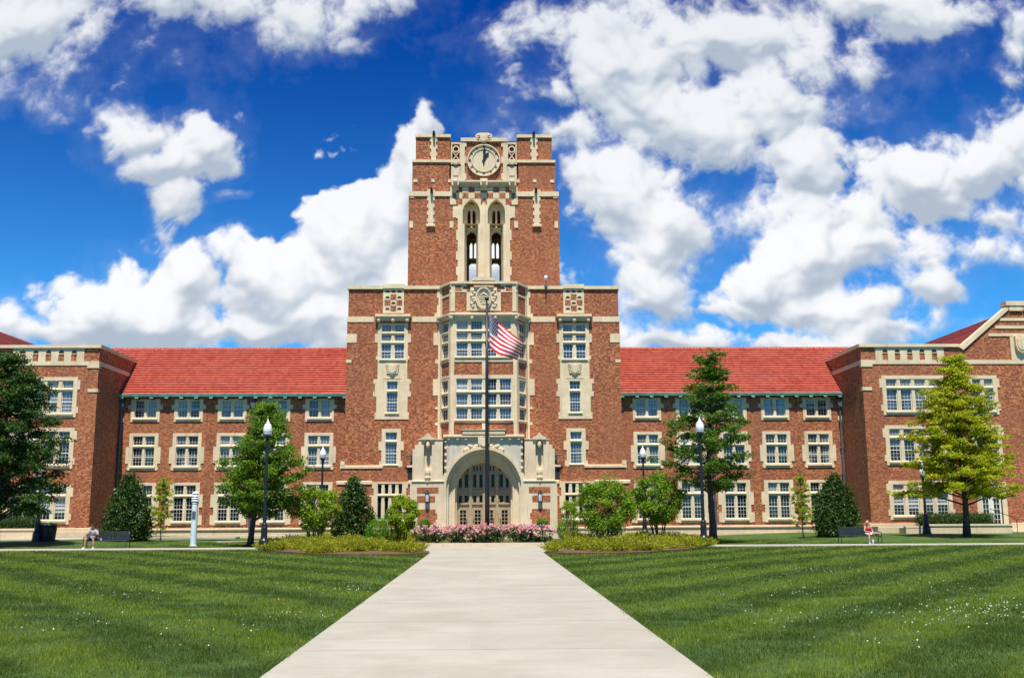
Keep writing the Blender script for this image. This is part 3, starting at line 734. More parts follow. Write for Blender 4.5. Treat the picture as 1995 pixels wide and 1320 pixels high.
# buttresses either side, with canopied niche, brick panels and a wall lantern
for s in (-1, 1):
    f = frame(0, YP - .1, 0, 0, s); b = MB(f)
    ui, uo = hw(862.5, 890, YP - .1), hw(808, 890, YP - .1); un = hw(833.5, 890, YP - .1)
    zsh, zmid, zlow = zP(858), zP(866), zP(936)
    nw = .29; zn0, zn1 = zP(915), zP(858)
    Na = arc_pts(un, nw, zn1 - .35, .45, zn0, 10, .5)
    arch_panel(b, ui, uo - .26, zlow, zP(856), Na, 0, .35)
    b.face([(un - .3, .35, zn0 - .1), (un + .3, .35, zn0 - .1), (un + .3, .35, zn1 + .3), (un - .3, .35, zn1 + .3)])
    b.box(uo - .259, uo, .0, 2.6, zlow, zP(866)); b.box(ui, uo - .26, .36, 2.6, zlow, zP(856) - .002); b.box(uo - .26, uo + .16, .02, 2.6, zlow, zP(874))
    b.wedge(ui - .03, uo - .25, -.06, .6, zP(856) - .001, zP(853.5), .03)
    b.prism([(un - .48, zP(856)), (un - .48, zP(852)), (un - .22, zP(849)), (un, zP(842)), (un + .22, zP(849)), (un + .48, zP(852)), (un + .48, zP(856))], -.16, .3)
    b.wedge(ui - .12, uo + .2, -.22, .0, zlow - .06, zlow + .06, .06)
    b.box(ui - .28, uo + .30, -.15, 2.3, ZPL - .2, zlow - .061); b.wedge(ui - .3, uo + .55, -.24, 2.3, ZPL - .36, ZPL - .201, .07); b.box(ui - .3, uo + .6, -.3, 2.3, -.2, ZPL - .361)
    b.ball((un, -.1, zP(867)), (.15, .22, .22), 10, 6); b.ball((un, -.1, zP(863)), (.12, .18, .12), 8, 5)      # canopy of the niche
    b.ball((un, -.06, zP(920)), (.20, .2, .34), 8, 6); b.ball((un, -.08, zP(930)), (.24, .22, .2), 8, 6); b.ball((un, -.1, zP(937)), (.12, .18, .14), 8, 5)
    b.mi = 1
    b.box(ui + .28, uo - .20, -.165, -.12, zP(960), zP(948.5)); b.box(ui + .52, uo - .20, -.165, -.12, zP(977.5), zP(965)); b.box(ui + .48, uo - .24, -.165, -.12, zP(1021), zP(991)); b.box(ui + .36, ui + .479, -.165, -.12, zP(1010), zP(999))
    b.build('buttress', [M['carved'], M['brick']], po)
    l = MB(f); zl = zP(968)
    l.tube([(un, -.14, zP(957)), (un, -.38, zP(957))], .03, 6); l.lathe([(.03, .52), (.05, .44), (.17, .34), (.19, .30), (.16, .29)], 8, (un, -.38, zl)); l.lathe([(.13, -.34), (.17, -.29), (.1, -.38), (.03, -.44)], 8, (un, -.38, zl))
    for k in range(8): t = 2 * math.pi * k / 8; l.box(un + .15 * math.cos(t) - .012, un + .15 * math.cos(t) + .012, -.38 + .15 * math.sin(t) - .012, -.38 + .15 * math.sin(t) + .012, zl - .3, zl + .3)
    l.mi = 1; l.lathe([(.13, -.29), (.14, 0), (.13, .29)], 8, (un, -.38, zl))
    l.build('wall_lantern', [M['bronze'], M['globe']], hall)
    fl = MB(frame(0, YM - .12, 0, 0, s)); uf = hw(802, 888, YM)
    fl.box(uf - .1, uf + .1, -.02, .15, zM(897), zM(886)); fl.tube([(uf, .0, zM(888)), (uf + .05, -.32, zM(886.5))], .03, 6); fl.ball((uf + .25, -.38, zM(887)), (.30, .12, .07), 8, 5)
    fl.build('flood_light', M['leader'], hall)
    ve = MB(frame(0, YM - .12, 0, 0, s)); ve.box(hw(805, 920, YM), hw(794.5, 920, YM), -.03, .02, zM(932.5), zM(910)); ve.mi = 1; ve.wedge(hw(806, 920, YM), hw(793, 920, YM), -.20, .02, zM(909.5), zM(905), .03)
    ve.build('wall_vent', [M['bronze'], M['stone']], hall)
st = MB()
for k in range(4): st.box(-3.2 - .3 * k, 3.2 + .3 * k, YP - .55 - .36 * k, YP + 1.3, -.1, .60 - .15 * k - .003 * k)
st.build('entrance_steps', M['plinth'], hall)

# ---- clock tower, open belfry
HB = hw(793.5, 551, YT); HA = hw(797, 390, YT); H2 = hw(803, 340, YT); H3 = hw(809.5, 285, YT)
z0, z1, z2, z3 = zTop - 1.2, zT(380), zT(313), zT(264)
def tk(px): return (942.5 - px) * KT
pe = tk(891.5)                                                  # half-width of the belfry stone panel
tw = MB(frame(0, YT))
D2 = TB - YT
def stage(h, za, zb, y0):
    for s in (-1, 1): tw.face([(s * h, y0, za), (s * h, D2 - y0, za), (s * h, D2 - y0, zb), (s * h, y0, zb)])
for s in (-1, 1):
    a, b = sorted((s * pe, s * (HB + HA) / 2))
    tw.box(a, b, .0, .55, z0, z1); tw.box(a, b, D2 - .55, D2, z0, z1)
    a, b = sorted((s * (H2 - 3.05), s * H2)); tw.box(a, b, .22, 1.2, z1, z2); tw.box(a, b, D2 - 1.2, D2 - .22, z1, z2)
    a, b = sorted((s * (H3 - 2.85), s * H3)); tw.box(a, b, .42, 3.2, z2, z3); tw.box(a, b, D2 - 3.2, D2 - .42, z2, z3)
    a, b = sorted((s * HA * 1.008, s * (HA - .45))); tw.box(a, b, .551, D2 - .551, z0, z1)
    a, b = sorted((s * H2, s * (H2 - .45))); tw.box(a, b, 1.201, D2 - 1.201, z1, z2)
for d0, d1 in ((.26, .8), (D2 - .8, D2 - .26)):
    tw.box(-H2 + 3.051, H2 - 3.051, d0, d1, zT(384.5), zT(356))
tw.box(-HA + .46, HA - .46, .81, D2 - .81, zT(392), zT(388)); tw.box(-H3 + 2.6, H3 - 2.6, D2 - 1.0, D2 - .62, zT(356), zT(272))
tw.box(-H2 + .46, H2 - .46, .9, D2 - .9, z2 - .5, z2 - .1)
tw.box(-H3 + 2.6, H3 - 2.6, .62, 1.0, zT(356), zT(272))
for s in (-1, 1):                                               # small pilaster edges
    a, b = sorted((s * tk(889), s * tk(893.5))); 
    a, b = sorted((s * (HA - .18), s * (HA + .02))); tw.box(a, b, -.05, .0, z0, zT(440))
    a, b = sorted((s * tk(884.5), s * tk(880.5))); tw.box(a, b, -.05, .0, z0, zT(425))
tw.build('tower_wall', M['brick'], hall)
# stone belfry panels front and rear, see-through lancets
for sy, yy in ((1, YT), (-1, TB)):
    f = Matrix.Translation((0, yy, 0)) @ Matrix.Diagonal((1, sy, 1, 1)); bl = MB(f)
    zb, zt_ = zT(546) - 2.2 * (1 if True else 0), zT(386)
    for s in (-1, 1):
        u = s * tk(918)
        Aa = arc_pts(u, 17 * KT, zT(412), zT(388.5) - zT(412), zT(436), 16, .35)
        lo, hi = sorted((0.0, s * pe))
        arch_panel(bl, lo, hi, zT(436), zt_, Aa, -.05, .75)
        # splayed jambs below the arch head
        for q_ in (-1, 1):
            bl.face([(u + q_ * 13.5 * KT, -.05, zb), (u + q_ * 9.2 * KT, .75, zb), (u + q_ * 9.2 * KT, .75, zT(436)), (u + q_ * 13.5 * KT, -.05, zT(436))])
        bl.face([(lo, -.05, zb), (u - 13.5 * KT, -.05, zb), (u - 13.5 * KT, -.05, zT(436)), (lo, -.05, zT(436))])
        bl.face([(u + 13.5 * KT, -.05, zb), (hi, -.05, zb), (hi, -.05, zT(436)), (u + 13.5 * KT, -.05, zT(436))])
        # inner screen
        g = 9.2 * KT
        bl.box(u - 17 * KT, u - g, .75, 1.05, zb, zT(388)); bl.box(u + g, u + 17 * KT, .75, 1.05, zb, zT(388))
        bl.box(u - g, u + g, .5, 1.04, zT(447), zT(440.5)); bl.box(u - g - .05, u + g + .05, .45, .7, zT(442), zT(440.2))
        bl.box(u - .075, u + .075, .8, 1.0, zT(440), zT(400))
        L = arc_pts(u - g / 2, g / 2 - .05, zT(412), zT(403) - zT(412), zT(440), 8, .5); R = arc_pts(u + g / 2, g / 2 - .05, zT(412), zT(403) - zT(412), zT(440), 8, .5)
        arch_panel(bl, u - g, u, zT(440), zT(388), L, .85, 1.0); arch_panel(bl, u, u + g, zT(440), zT(388), R, .85, 1.0)
        # corner shaping of the lower opening
        for q_ in (-1, 1): bl.prism([(u + q_ * g, zT(447)), (u + q_ * g * .35, zT(447)), (u + q_ * g, zT(453))], .76, 1.03)
    bl.box(-6 * KT * .5, 6 * KT * .5, -.16, -.04, zb, zT(395))
    bl.build('belfry_arcade', M['stone'], hall)
tr = MB(frame(0, YT))
for s in (-1, 1):                                               # toothed edges of the panel, corner stones, bands, strips
    for y0, y1, e in ((402, 424, 10), (424, 425.5, 3), (448, 468, 3), (490, 506, 3.2), (520, 536, 3)):
        a, b = sorted((s * pe, s * (pe + e * KT))); tr.box(a, b, -.055, .02, zT(y1), zT(y0))
    for px0, px1, y0, y1, d in ((797, 804, 431, 444, -.07), (875.5, 883, 431, 444, -.07), (838.5, 845, 347.5, 353.5, .17), (803.5, 811, 348, 354, .16), (872, 877, 348, 354, .16)):
        a, b = sorted((s * tk(px0), s * tk(px1))); tr.box(a, b, d, d + .25, zT(y1), zT(y0))
    a, b = sorted((s * (HA + .03), s * tk(881))); tr.wedge(a, b, -.10, 1.2, z1 - .12, z1 + .42, .14)
    for p0, p1 in ((797, 806), (876, 882)):
        a, b = sorted((s * (tk(p0) + .02), s * tk(p1))); tr.box(a, b, -.06, .6, zT(386), z1 - .121)
    a, b = sorted((s * (H2 + .03), s * tk(877))); tr.wedge(a, b, .10, 1.4, z2 - .10, z2 + .20, .08)
    a, b = sorted((s * (H3 + .05), s * tk(876.5))); tr.wedge(a, b, .28, 3.3, z3 - .04, zT(258), .06)
    for px, y0, y1, d0, wd in ((838.5, 370, 442, -.06, .31), (842.5, 266, 311, .36, .31)):
        u = s * tk(px)
        tr.box(u - .2, u + .2, d0 - .06, d0 + .3, zT(y1), zT(y0)); n = int((y1 - y0) / 7)
        for k in range(n):
            if k % 2 == 0: tr.box(u - wd, u + wd, d0, d0 + .2, zT(y0 + 7 * k + 6.9), zT(y0 + 7 * k + .1))
    u = s * tk(838.5); tr.wedge(u - .36, u + .36, -.22, .0, zT(442), zT(436), .1)
tr.build_each('stone_band', M['stone'], hall)
for s in (-1, 1):
    for px, y, d in ((840, 373, -.2), (843, 260, .2)):
        gg = MB(frame(0, YT)); u = s * tk(px); gg.ball((u, d, zT(y)), (.13, .32, .22), 8, 5); gg.ball((u, d - .3, zT(y - 2)), (.10, .14, .11), 8, 5)
        gg.build('gargoyle', M['bronze'], hall)
# chequered field over the lancets
ck = MB(frame(0, YT)); c12 = 12.1 * KT
for row, (y0, y1) in enumerate(((365.5, 376), (376, 387), (387, 399))):
    for k in range(-5, 6):
        u = k * c12
        stone = (k + row) % 2 == 1
        if row == 2 and abs(k) < 4 and abs(k) > 0: continue
        ck.mi = 0 if stone else 1
        e = .0 if stone else .012
        ck.box(u - c12 / 2 + .002, u + c12 / 2 - .002, -.07 + e, .27, zT(y1) + .002, zT(y0) - .002)
ck.build('chequered_panel', [M['stone'], M['brick']], hall)
cn = MB(frame(0, YT)); zc = zT(357)
cn.wedge(-tk(881), tk(881), -.40, .6, zc - .0, zc + .16, .05); cn.box(-tk(882), tk(882), -.28, .6, zc - .16, zc - .001); cn.box(-tk(883), tk(883), -.16, .6, zc - .32, zc - .161)
for s in (-1, 0, 1):
    u = s * tk(886.5); cn.box(u - .30, u + .30, -.52, -.01, zc - .30, zc + .26); cn.ball((u, -.54, zc - .02), (.19, .16, .17), 10, 6); cn.box(u - .26, u + .26, -.30, -.0, zc - .62, zc - .301)
for k in range(-9, 10):
    if k % 9: cn.box(k * .24 - .05, k * .24 + .05, -.24, -.16, zc - .30, zc - .17)
cn.build('cornice', M['carved'], hall)
# clock stage
cs = MB(frame(0, YT + .25)); zq0, zq1 = zT(350), zT(273)
for s in (-1, 1):
    a, b = sorted((s * tk(897), s * tk(904.5))); cs.box(a, b, -.06, .4, zT(356), zT(268))
    for y0, y1 in ((276, 284), (303, 316), (336, 348)):
        a, b = sorted((s * tk(904.4), s * tk(908))); cs.box(a, b, -.05, .38, zT(y1), zT(y0))
    a, b = sorted((s * tk(877.5), s * tk(896.5)))
    cs.box(a, b, .02, .4, zT(352), zT(322))                      # lower half of the side bay, then pierced tracery
    cs.box(a, b, .05, .40, zT(318), zT(313)); m = (a + b) / 2
    for q_ in (-1, 1):
        cs.tube([(m + q_ * .36, .1, zT(313)), (m, .1, zT(301)), (m + q_ * .34, .1, zT(291))], .055, 6)
        cs.box(m + q_ * .36 - .05, m + q_ * .36 + .05, .04, .3, zT(318), zT(276))
    N = 14
    for k in range(N):
        t0_, t1_ = 2 * math.pi * k / N, 2 * math.pi * (k + 1) / N
        cs.prism([(m + r * math.cos(t), zT(288) + r * math.sin(t)) for r, t in ((.3, t0_), (.3, t1_), (.2, t1_), (.2, t0_))], .04, .2)
    cs.box(a, b, .05, .4, zT(278), zT(275))
    shield(cs, m, zT(315), .62, .52, -.14, .06)
    cs.prism([(m - .35, zT(323)), (m + .35, zT(323)), (m + .22, zT(340)), (m - .22, zT(340))], -.04, .03)
cs.box(-tk(904), tk(904), -.05, .36, zT(354), zT(349.5))
cs.wedge(-tk(896.5), tk(896.5), -.12, .5, zT(274), zT(266), .05)
cs.prism([(-.72, zT(266)), (-.66, zT(260.5)), (-.35, zT(257.5)), (.35, zT(257.5)), (.66, zT(260.5)), (.72, zT(266))], -.14, .5)
shield(cs, .0, zT(270), .62, .78, -.26, -.1)
for s in (-1, 1):
    for q_ in range(4): cs.ball((s * (.45 + .04 * q_), -.16, zT(263) - q_ * .17), (.13, .1, .09), 8, 4)
cs.build('clock_surround', M['carved'], hall)
cb = MB(frame(0, YT + .30)); cb.box(-tk(904), tk(904), .02, .3, zT(349.5), zT(274)); 
for s in (-1, 1):
    a, b = sorted((s * tk(878), s * tk(896))); cb.mi = 1; cb.box(a, b, .6, .9, zT(330), zT(268)); cb.mi = 0
cb.build('clock_field', [M['brick'], M['bronze']], hall)
zc = zT(311); cr_ = 33.0 * KT
ck = MB(frame(0, YT + .25))
def disc(mb, r, d0, d1, n=48): mb.prism([(r * math.cos(t), zc + r * math.sin(t)) for t in (2 * math.pi * k / n for k in range(n))], d0, d1)
def annul(mb, ra, rb, d0, d1, n=48):
    for k in range(n):
        t0_, t1_ = 2 * math.pi * k / n, 2 * math.pi * (k + 1) / n
        mb.prism([(r * math.cos(t), zc + r * math.sin(t)) for r, t in ((ra, t0_), (ra, t1_), (rb, t1_), (rb, t0_))], d0, d1)
disc(ck, cr_ * .98, -.08, .05); clock = ck.build('clock', M['carved'], hall)
ck = MB(frame(0, YT + .25)); annul(ck, cr_, cr_ * .93, -.20, -.07); annul(ck, cr_ * .74, cr_ * .69, -.14, -.07); ck.build('clock_rim', M['stone'], clock)
ck = MB(frame(0, YT + .25))
for k in range(12):
    t = 2 * math.pi * k / 12; a = .78 * cr_; b = (.90 if k % 3 else .92) * cr_; wd = .05 if k % 3 else .075
    ex, ez = math.sin(t), math.cos(t); px_, pz_ = ez, -ex
    ck.prism([(ex * a + px_ * wd, zc + ez * a + pz_ * wd), (ex * b + px_ * wd, zc + ez * b + pz_ * wd), (ex * b - px_ * wd, zc + ez * b - pz_ * wd), (ex * a - px_ * wd, zc + ez * a - pz_ * wd)], -.12, -.07)
ck.build('hour_mark', M['bronze'], clock)
for t, L, wd, tail, dd in ((rad(3), .86, .08, .3, -.15), (rad(30), .58, .11, .12, -.13)):
    h = MB(frame(0, YT + .25)); ex, ez = math.sin(t), math.cos(t); qx, qz = ez, -ex
    def q(a, b): return (ex * a * cr_ + qx * b, zc + ez * a * cr_ + qz * b)
    h.prism([q(-tail, .03), q(-tail, -.03), q(-.1, -wd), q(.55 * L, -wd), q(.62 * L, -wd * 1.7), q(L, -.015), q(L, .015), q(.62 * L, wd * 1.7), q(.55 * L, wd), q(-.1, wd)], dd, dd + .02)
    if dd < -.2: h.prism([(.21 * math.cos(k * .5236), zc + .21 * math.sin(k * .5236)) for k in range(12)], dd - .03, dd + .1)
    h.build('clock_hand', M['black'], clock)
sc_ = MB(frame(0, YM)); u = PX(1063, 560, YM)
sc_.tube([(u, -.05, zM(566)), (u, -.38, zM(561)), (u, -.38, zM(549))], .05, 8); sc_.mi = 1; sc_.ball((u, -.38, zM(543)), (.15, .15, .2), 10, 6)
sc_.build('roof_lamp', [M['leader'], M['globe']], hall)

# ---- end pavilions, gable beyond the parapet
def zV(y): return PZ(y, YV, 1700)
ic = PX(1684, 800, YV)                                          # inner front corner
pk = PX(1981, 640, YV); pe_ = PX(1868, 680, YV)
zpar, zpk = zV(676), zV(598)
for s in (-1, 1):
    f = frame(0, YV, 0, 0, s)
    ops = []
    def X(px, py): return PX(px, py, YV)
    tall = ((735, 800), (832, 898), (940, 1004))
    wx = [(1726, 1832, 770), (1734, 1838, 865), (1743, 1851, 970)]
    us = (X(1726, 770) + X(1743, 970)) / 2
    g0 = X(1727, 770); g1 = X(1832, 770)
    for r, ((y1, y0), tr_) in enumerate(zip(tall, (755, 852, 958))):
        pn = ('pane_blue', 'pane_dark', 'pane_dark')[r]
        if r == 0 and s < 0: pn = 'pane_curtain'
        ops.append(window(f, g0, g1, zV(y0), zV(y1 + 3), 4, (zV(tr_),), .26, .30, .26, .30, [(zV(y1 + 20), zV(y1 + 2), .18), (zV(y0), zV(y0 - 12), .14)], ((3, 3), (3, 6)), pn))
        if r < 2: ops.append(window(f, X(1895, 770), X(1936, 770), zV(y0), zV(y1 + 3), 2, (zV(tr_),), .26, .30, .26, .30, [(zV(y1 + 20), zV(y1 + 2), .18), (zV(y0), zV(y0 - 12), .14)], ((3, 3), (3, 6)), pn))
    dx0, dx1 = X(1913, 990), X(1953, 990)
    dop = (dx0, dx1, .55, zV(950)); ops.append(dop)
    fx = 2 * pk - pe_
    w = MB(f); w.wall(ic, fx + 6, .9, zV(700), ops, .25); w.wall(ic, fx + 6, zV(700), zpar)
    w.face([(ic, 0, .5), (ic, 16, .5), (ic, 16, zpar), (ic, 0, zpar)])
    w.prism([(pe_, zpar - .01), (pk - .5, zpk), (pk + .5, zpk), (fx, zpar - .01)], .004, .5)
    w.build('pavilion_wall', M['brick'], hall)
    p = MB(f)
    p.box(ic - .25, dx0 - .5, -.28, .3, -.3, zV(1027) ); p.wedge(ic - .18, dx0 - .5, -.2, .3, zV(1027) + .001, zV(1018) , .07); p.box(ic - .25, ic - .0, .3, 5, -.3, zV(1027)); p.box(ic - .16, ic, .301, 5, zV(1027), zV(1020))
    p.box(dx1 + .5, fx + 6, -.28, .3, -.3, zV(1027)); p.wedge(dx1 + .5, fx + 6, -.2, .3, zV(1027) + .001, zV(1018), .07)
    p.build('plinth', M['plinth'], hall)
    d = MB(f); dz1 = zV(950); dm = (dx0 + dx1) / 2
    d.box(dx0 - .35, dx0, -.08, .25, .3, dz1); d.box(dx1, dx1 + .35, -.08, .25, .3, dz1); d.box(dx0 - .35, dx1 + .35, -.1, .25, dz1, dz1 + .4)
    d.mi = 1
    d.box(dx0, dx1, .08, .2, zV(967), zV(964)); d.box(dm - .05, dm + .05, .08, .2, .5, zV(967))
    for a, b in ((dx0 + .02, dm - .06), (dm + .06, dx1 - .02)):
        c, e = .5, zV(968)
        d.box(a, a + .13, .1, .17, c, e); d.box(b - .13, b, .1, .17, c, e); d.box(a + .13, b - .13, .1, .17, c, c + .3); d.box(a + .13, b - .13, .1, .17, e - .14, e)
        d.box((a + b) / 2 - .015, (a + b) / 2 + .015, .11, .16, c + .3, e - .14)
        for q_ in range(1, 5): d.box(a + .13, b - .13, .11, .16, lerp(c + .3, e - .14, q_ / 5) - .015, lerp(c + .3, e - .14, q_ / 5) + .015)
    for q_ in range(1, 9): d.box(lerp(dx0, dx1, q_ / 9) - .015, lerp(dx0, dx1, q_ / 9) + .015, .1, .17, zV(963.9), dz1)
    d.mi = 2; d.face([(dx0, .155, .5), (dx1, .155, .5), (dx1, .155, dz1), (dx0, .155, dz1)])
    d.build('side_door', [M['stone'], M['sash'], M['pane_dark']], hall)
    b = MB(f)
    b.box(ic - .04, fx + 6, -.05, .3, zV(709), zV(701)); b.box(ic - .05, ic + .8, -.06, .3, zV(714), zV(709) - .001); b.box(ic - .04, ic, .301, 16, zV(709), zV(701)) 
    b.box(ic - .05, ic + .66, -.05, .3, zV(760), zV(753.5))
    zt0 = zV(677)
    for k in range(6):
        u = X(1712, 690) + k * .92; b.box(u - .26, u + .26, -.045, .03, zV(701) + .001, zt0)
        if k < 5: b.box(u + .261, u + .659, -.045, .03, zV(688), zt0)
    b.mi = 1
    for k in range(5):
        u = X(1712, 690) + k * .92 + .46; b.prism([(u + .19 * math.cos(t), zV(686) + .24 * math.sin(t)) for t in (math.pi * q_ / 8 for q_ in range(9))], -.055, -.044)
    b.mi = 0
    b.wedge(ic - .14, pe_, -.16, .5, zpar, zV(669), .05); b.box(ic - .14, ic + .4, .501, 16, zpar, zV(669) - .02)
    # raked gable coping and its bands
    for q_ in (-1, 1):
        ea = pk + q_ * (pk - pe_); tp = pk + q_ * .55
        b.prism([(ea, zpar - .02), (ea - q_ * .30, zpar - .22), (tp, zpk - .22), (tp, zpk + .12)], -.12, .6)
    b.box(pk - .75, pk + .75, -.2, .7, zpk + .1, zpk + .42); b.box(pk - .5, pk + .5, -.14, .62, zpk - .3, zpk + .1)
    for zz, h in ((zV(640), 1.65), (zV(625), 1.25), (zV(655), 2.2)): b.box(pk - h, pk + h, -.05, .02, zz, zz + .22)
    b.box(pk - .62, pk + .62, -.055, .02, zV(701), zV(656)); shield(b, pk + .1, zV(672), .9, 1.3, -.3, -.05)
    b.build_each('stone_band', [M['stone'], M['bronze']], hall)
    r = MB(f); n = 22; zr, ze = zpk - .12, zpar - .5; hwid = pk - pe_ + .3
    for sg in (-1, 1):
        for k in range(n):
            xa, xb = pk + sg * lerp(hwid, 0, k / n), pk + sg * lerp(hwid, 0, (k + 1) / n); za, zb2 = lerp(ze, zr, k / n), lerp(ze, zr, (k + 1) / n)
            r.face([(xa + sg * .04, .5, za + .06), (xa + sg * .04, 22, za + .06), (xb, 22, zb2 + .01), (xb, .5, zb2 + .01)])
            r.face([(xa + sg * .04, .5, za + .06), (xa + sg * .04, 22, za + .06), (xa + sg * .03, 22, za - .03), (xa + sg * .03, .5, za - .03)])
    r.build('gable_roof', M['tile'], hall)
    fr_ = MB(f); fr_.box(ic + .1, fx + 6, .6, 16, zpar - 1.2, zpar - .9); fr_.build('flat_roof', M['plinth'], hall)
# ------------------------------------------------------------------ ground
def sheet(name, poly, z, m, thick=.0):
    mb = MB(); mb.prismz(poly, z - max(thick, .002), z); o = mb.build(name, m); return tag(o, kind='structure')
xs = sorted({-400, -150, -80, *range(-56, 57, 4), 80, 150, 400}); ys = sorted({-60, 0, 20, 40, *range(52, 74, 2), 90, 140, 300, 900})
mb = MB(); idx = {}
for i, x in enumerate(xs):
    for j, y in enumerate(ys): idx[i, j] = mb.pt((x, y, ground(x, y) if y < 120 else .26 * sstep(16, 24, abs(x))))
for i in range(len(xs) - 1):
    for j in range(len(ys) - 1):
        mb.f.append([idx[i, j], idx[i+1, j], idx[i+1, j+1], idx[i, j+1]]); mb.m.append(0)
tag(mb.build('lawn', M['turf'], smooth=True), kind='structure')
e = [G(*p_) for p_ in ((513, 1320), (837, 1078), (1387, 1320), (1060, 1078))]
PL, PR = (e[0][0] + e[1][0]) / 2, (e[2][0] + e[3][0]) / 2
PH, PC = (PR - PL) / 2, (PR + PL) / 2
print('path', e, PL, PR)
WY0, WY1 = 54.9, 57.4
sheet('main_path', [(PL, -8), (PR, -8), (PR, 48), (PL, 48)], .03, M['concrete'], .2)
pl = [(PL, 48.004), (PR, 48.004), (5.2, 50.5), (7.4, WY0 - .004), (9, WY1 + .3), (7, 58.4), (-7, 58.4), (-9, WY1 + .3), (-7.6, WY0 - .004), (-5.0, 50.5)]
sheet('plaza', pl, .03, M['concrete'], .2)
sheet('walkway', [(-60, WY0), (-7.7, WY0), (-9.1, WY1), (-60, WY1)], .045, M['concrete'], .2)
sheet('walkway', [(60, WY0), (7.5, WY0), (9.1, WY1), (60, WY1)], .045, M['concrete'], .2)
sheet('side_path', [(-60, 67.2), (-27.5, 67.2), (-23.4, 70.2), (-17, 71.0), (-17, 72.2), (-24, 72.4), (-60, 72.6)], .29, M['concrete'], .12)
sheet('side_path', [(60, 67.2), (44, 67.2), (40, 69), (40, 72.6), (60, 72.6)], .29, M['concrete'], .12)
sheet('side_path', [(-17, 66.3), (-12.5, 67.6), (-12.5, 68.6), (-17.4, 67.2)], .12, M['concrete'], .12)
kb = MB()
kpts = [(-7.2, 59.4), (-6.4, 58.7), (-5, 58.25), (-2.5, 58.0), (0, 57.95), (2.5, 58.0), (5, 58.25), (6.4, 58.7), (7.2, 59.4)]
poly = kpts + [(x, y + .28) for x, y in kpts[::-1]]
for a in range(len(kpts) - 1):
    kb.prismz([kpts[a], kpts[a+1], (kpts[a+1][0], kpts[a+1][1] + .3), (kpts[a][0], kpts[a][1] + .3)], 0, .19)
tag(kb.build('kerb', M['plinth']), kind='structure')
sheet('planting_bed', [(-7.1, 59.72), (-5, 58.57), (0, 58.27), (5, 58.57), (7.1, 59.72), (7.6, 63), (-7.6, 63)], .10, M['mulch'], .2)
def gpoly(pts): return [G(*p) for p in pts]
bedL = [(837, 1078.5), (790, 1081), (730, 1082), (660, 1081.5), (590, 1079), (520, 1074), (497, 1069), (520, 1061), (600, 1058), (720, 1058), (735, 1064), (752, 1071), (800, 1073), (836, 1075.5)]
bedR = [(1060, 1077), (1100, 1079), (1180, 1079), (1260, 1077), (1340, 1071), (1385, 1064), (1392, 1058), (1330, 1053), (1200, 1054), (1110, 1058), (1090, 1066), (1075, 1070)]
sheet('planting_bed', gpoly(bedL), .075, M['mulch'], .1)
sheet('planting_bed', gpoly(bedR), .075, M['mulch'], .1)
sheet('planting_bed', gpoly([(560, 1057.5), (735, 1057), (835, 1058), (835, 1049), (560, 1051)]), .06, M['mulch'], .08)

# ------------------------------------------------------------------ foliage
def leaf_verts(cent, rads, n, size, up=.35, shell=.45, flat=1.0, aspect=.55):
    cent = np.asarray(cent, float); rads = np.asarray(rads, float); K = len(cent)
    if rads.ndim == 1: rads = np.repeat(rads[:, None], 3, 1)
    N = K * n
    d = RNG.normal(size=(N, 3)); d /= np.linalg.norm(d, axis=1)[:, None]
    r = RNG.random(N) ** shell
    r = np.where(RNG.random(N) < .12, r * 1.22, r)
    pos = np.repeat(cent, n, 0) + d * r[:, None] * np.repeat(rads, n, 0)
    nr = d * .55 + RNG.normal(size=(N, 3)) * .55 + np.array([0, 0, up]); nr /= np.linalg.norm(nr, axis=1)[:, None]
    t = np.cross(nr, RNG.normal(size=(N, 3))); t /= np.linalg.norm(t, axis=1)[:, None] + 1e-9
    b = np.cross(nr, t)
    s = size * (.55 + .9 * RNG.random(N))[:, None]
    bend = nr * s * .12
    V = np.empty((N, 4, 3)); V[:, 0] = pos - t * s * .5 - bend; V[:, 1] = pos - b * s * .5 * aspect; V[:, 2] = pos + t * s * .5 - bend; V[:, 3] = pos + b * s * .5 * aspect
    return V.reshape(-1, 3)
def prof(pts, z):
    for a, b in zip(pts, pts[1:]):
        if a[0] <= z <= b[0]:
            k = (z - a[0]) / (b[0] - a[0]); return lerp(a[1], b[1], k), lerp(a[2], b[2], k)
    return pts[-1][1], pts[-1][2]
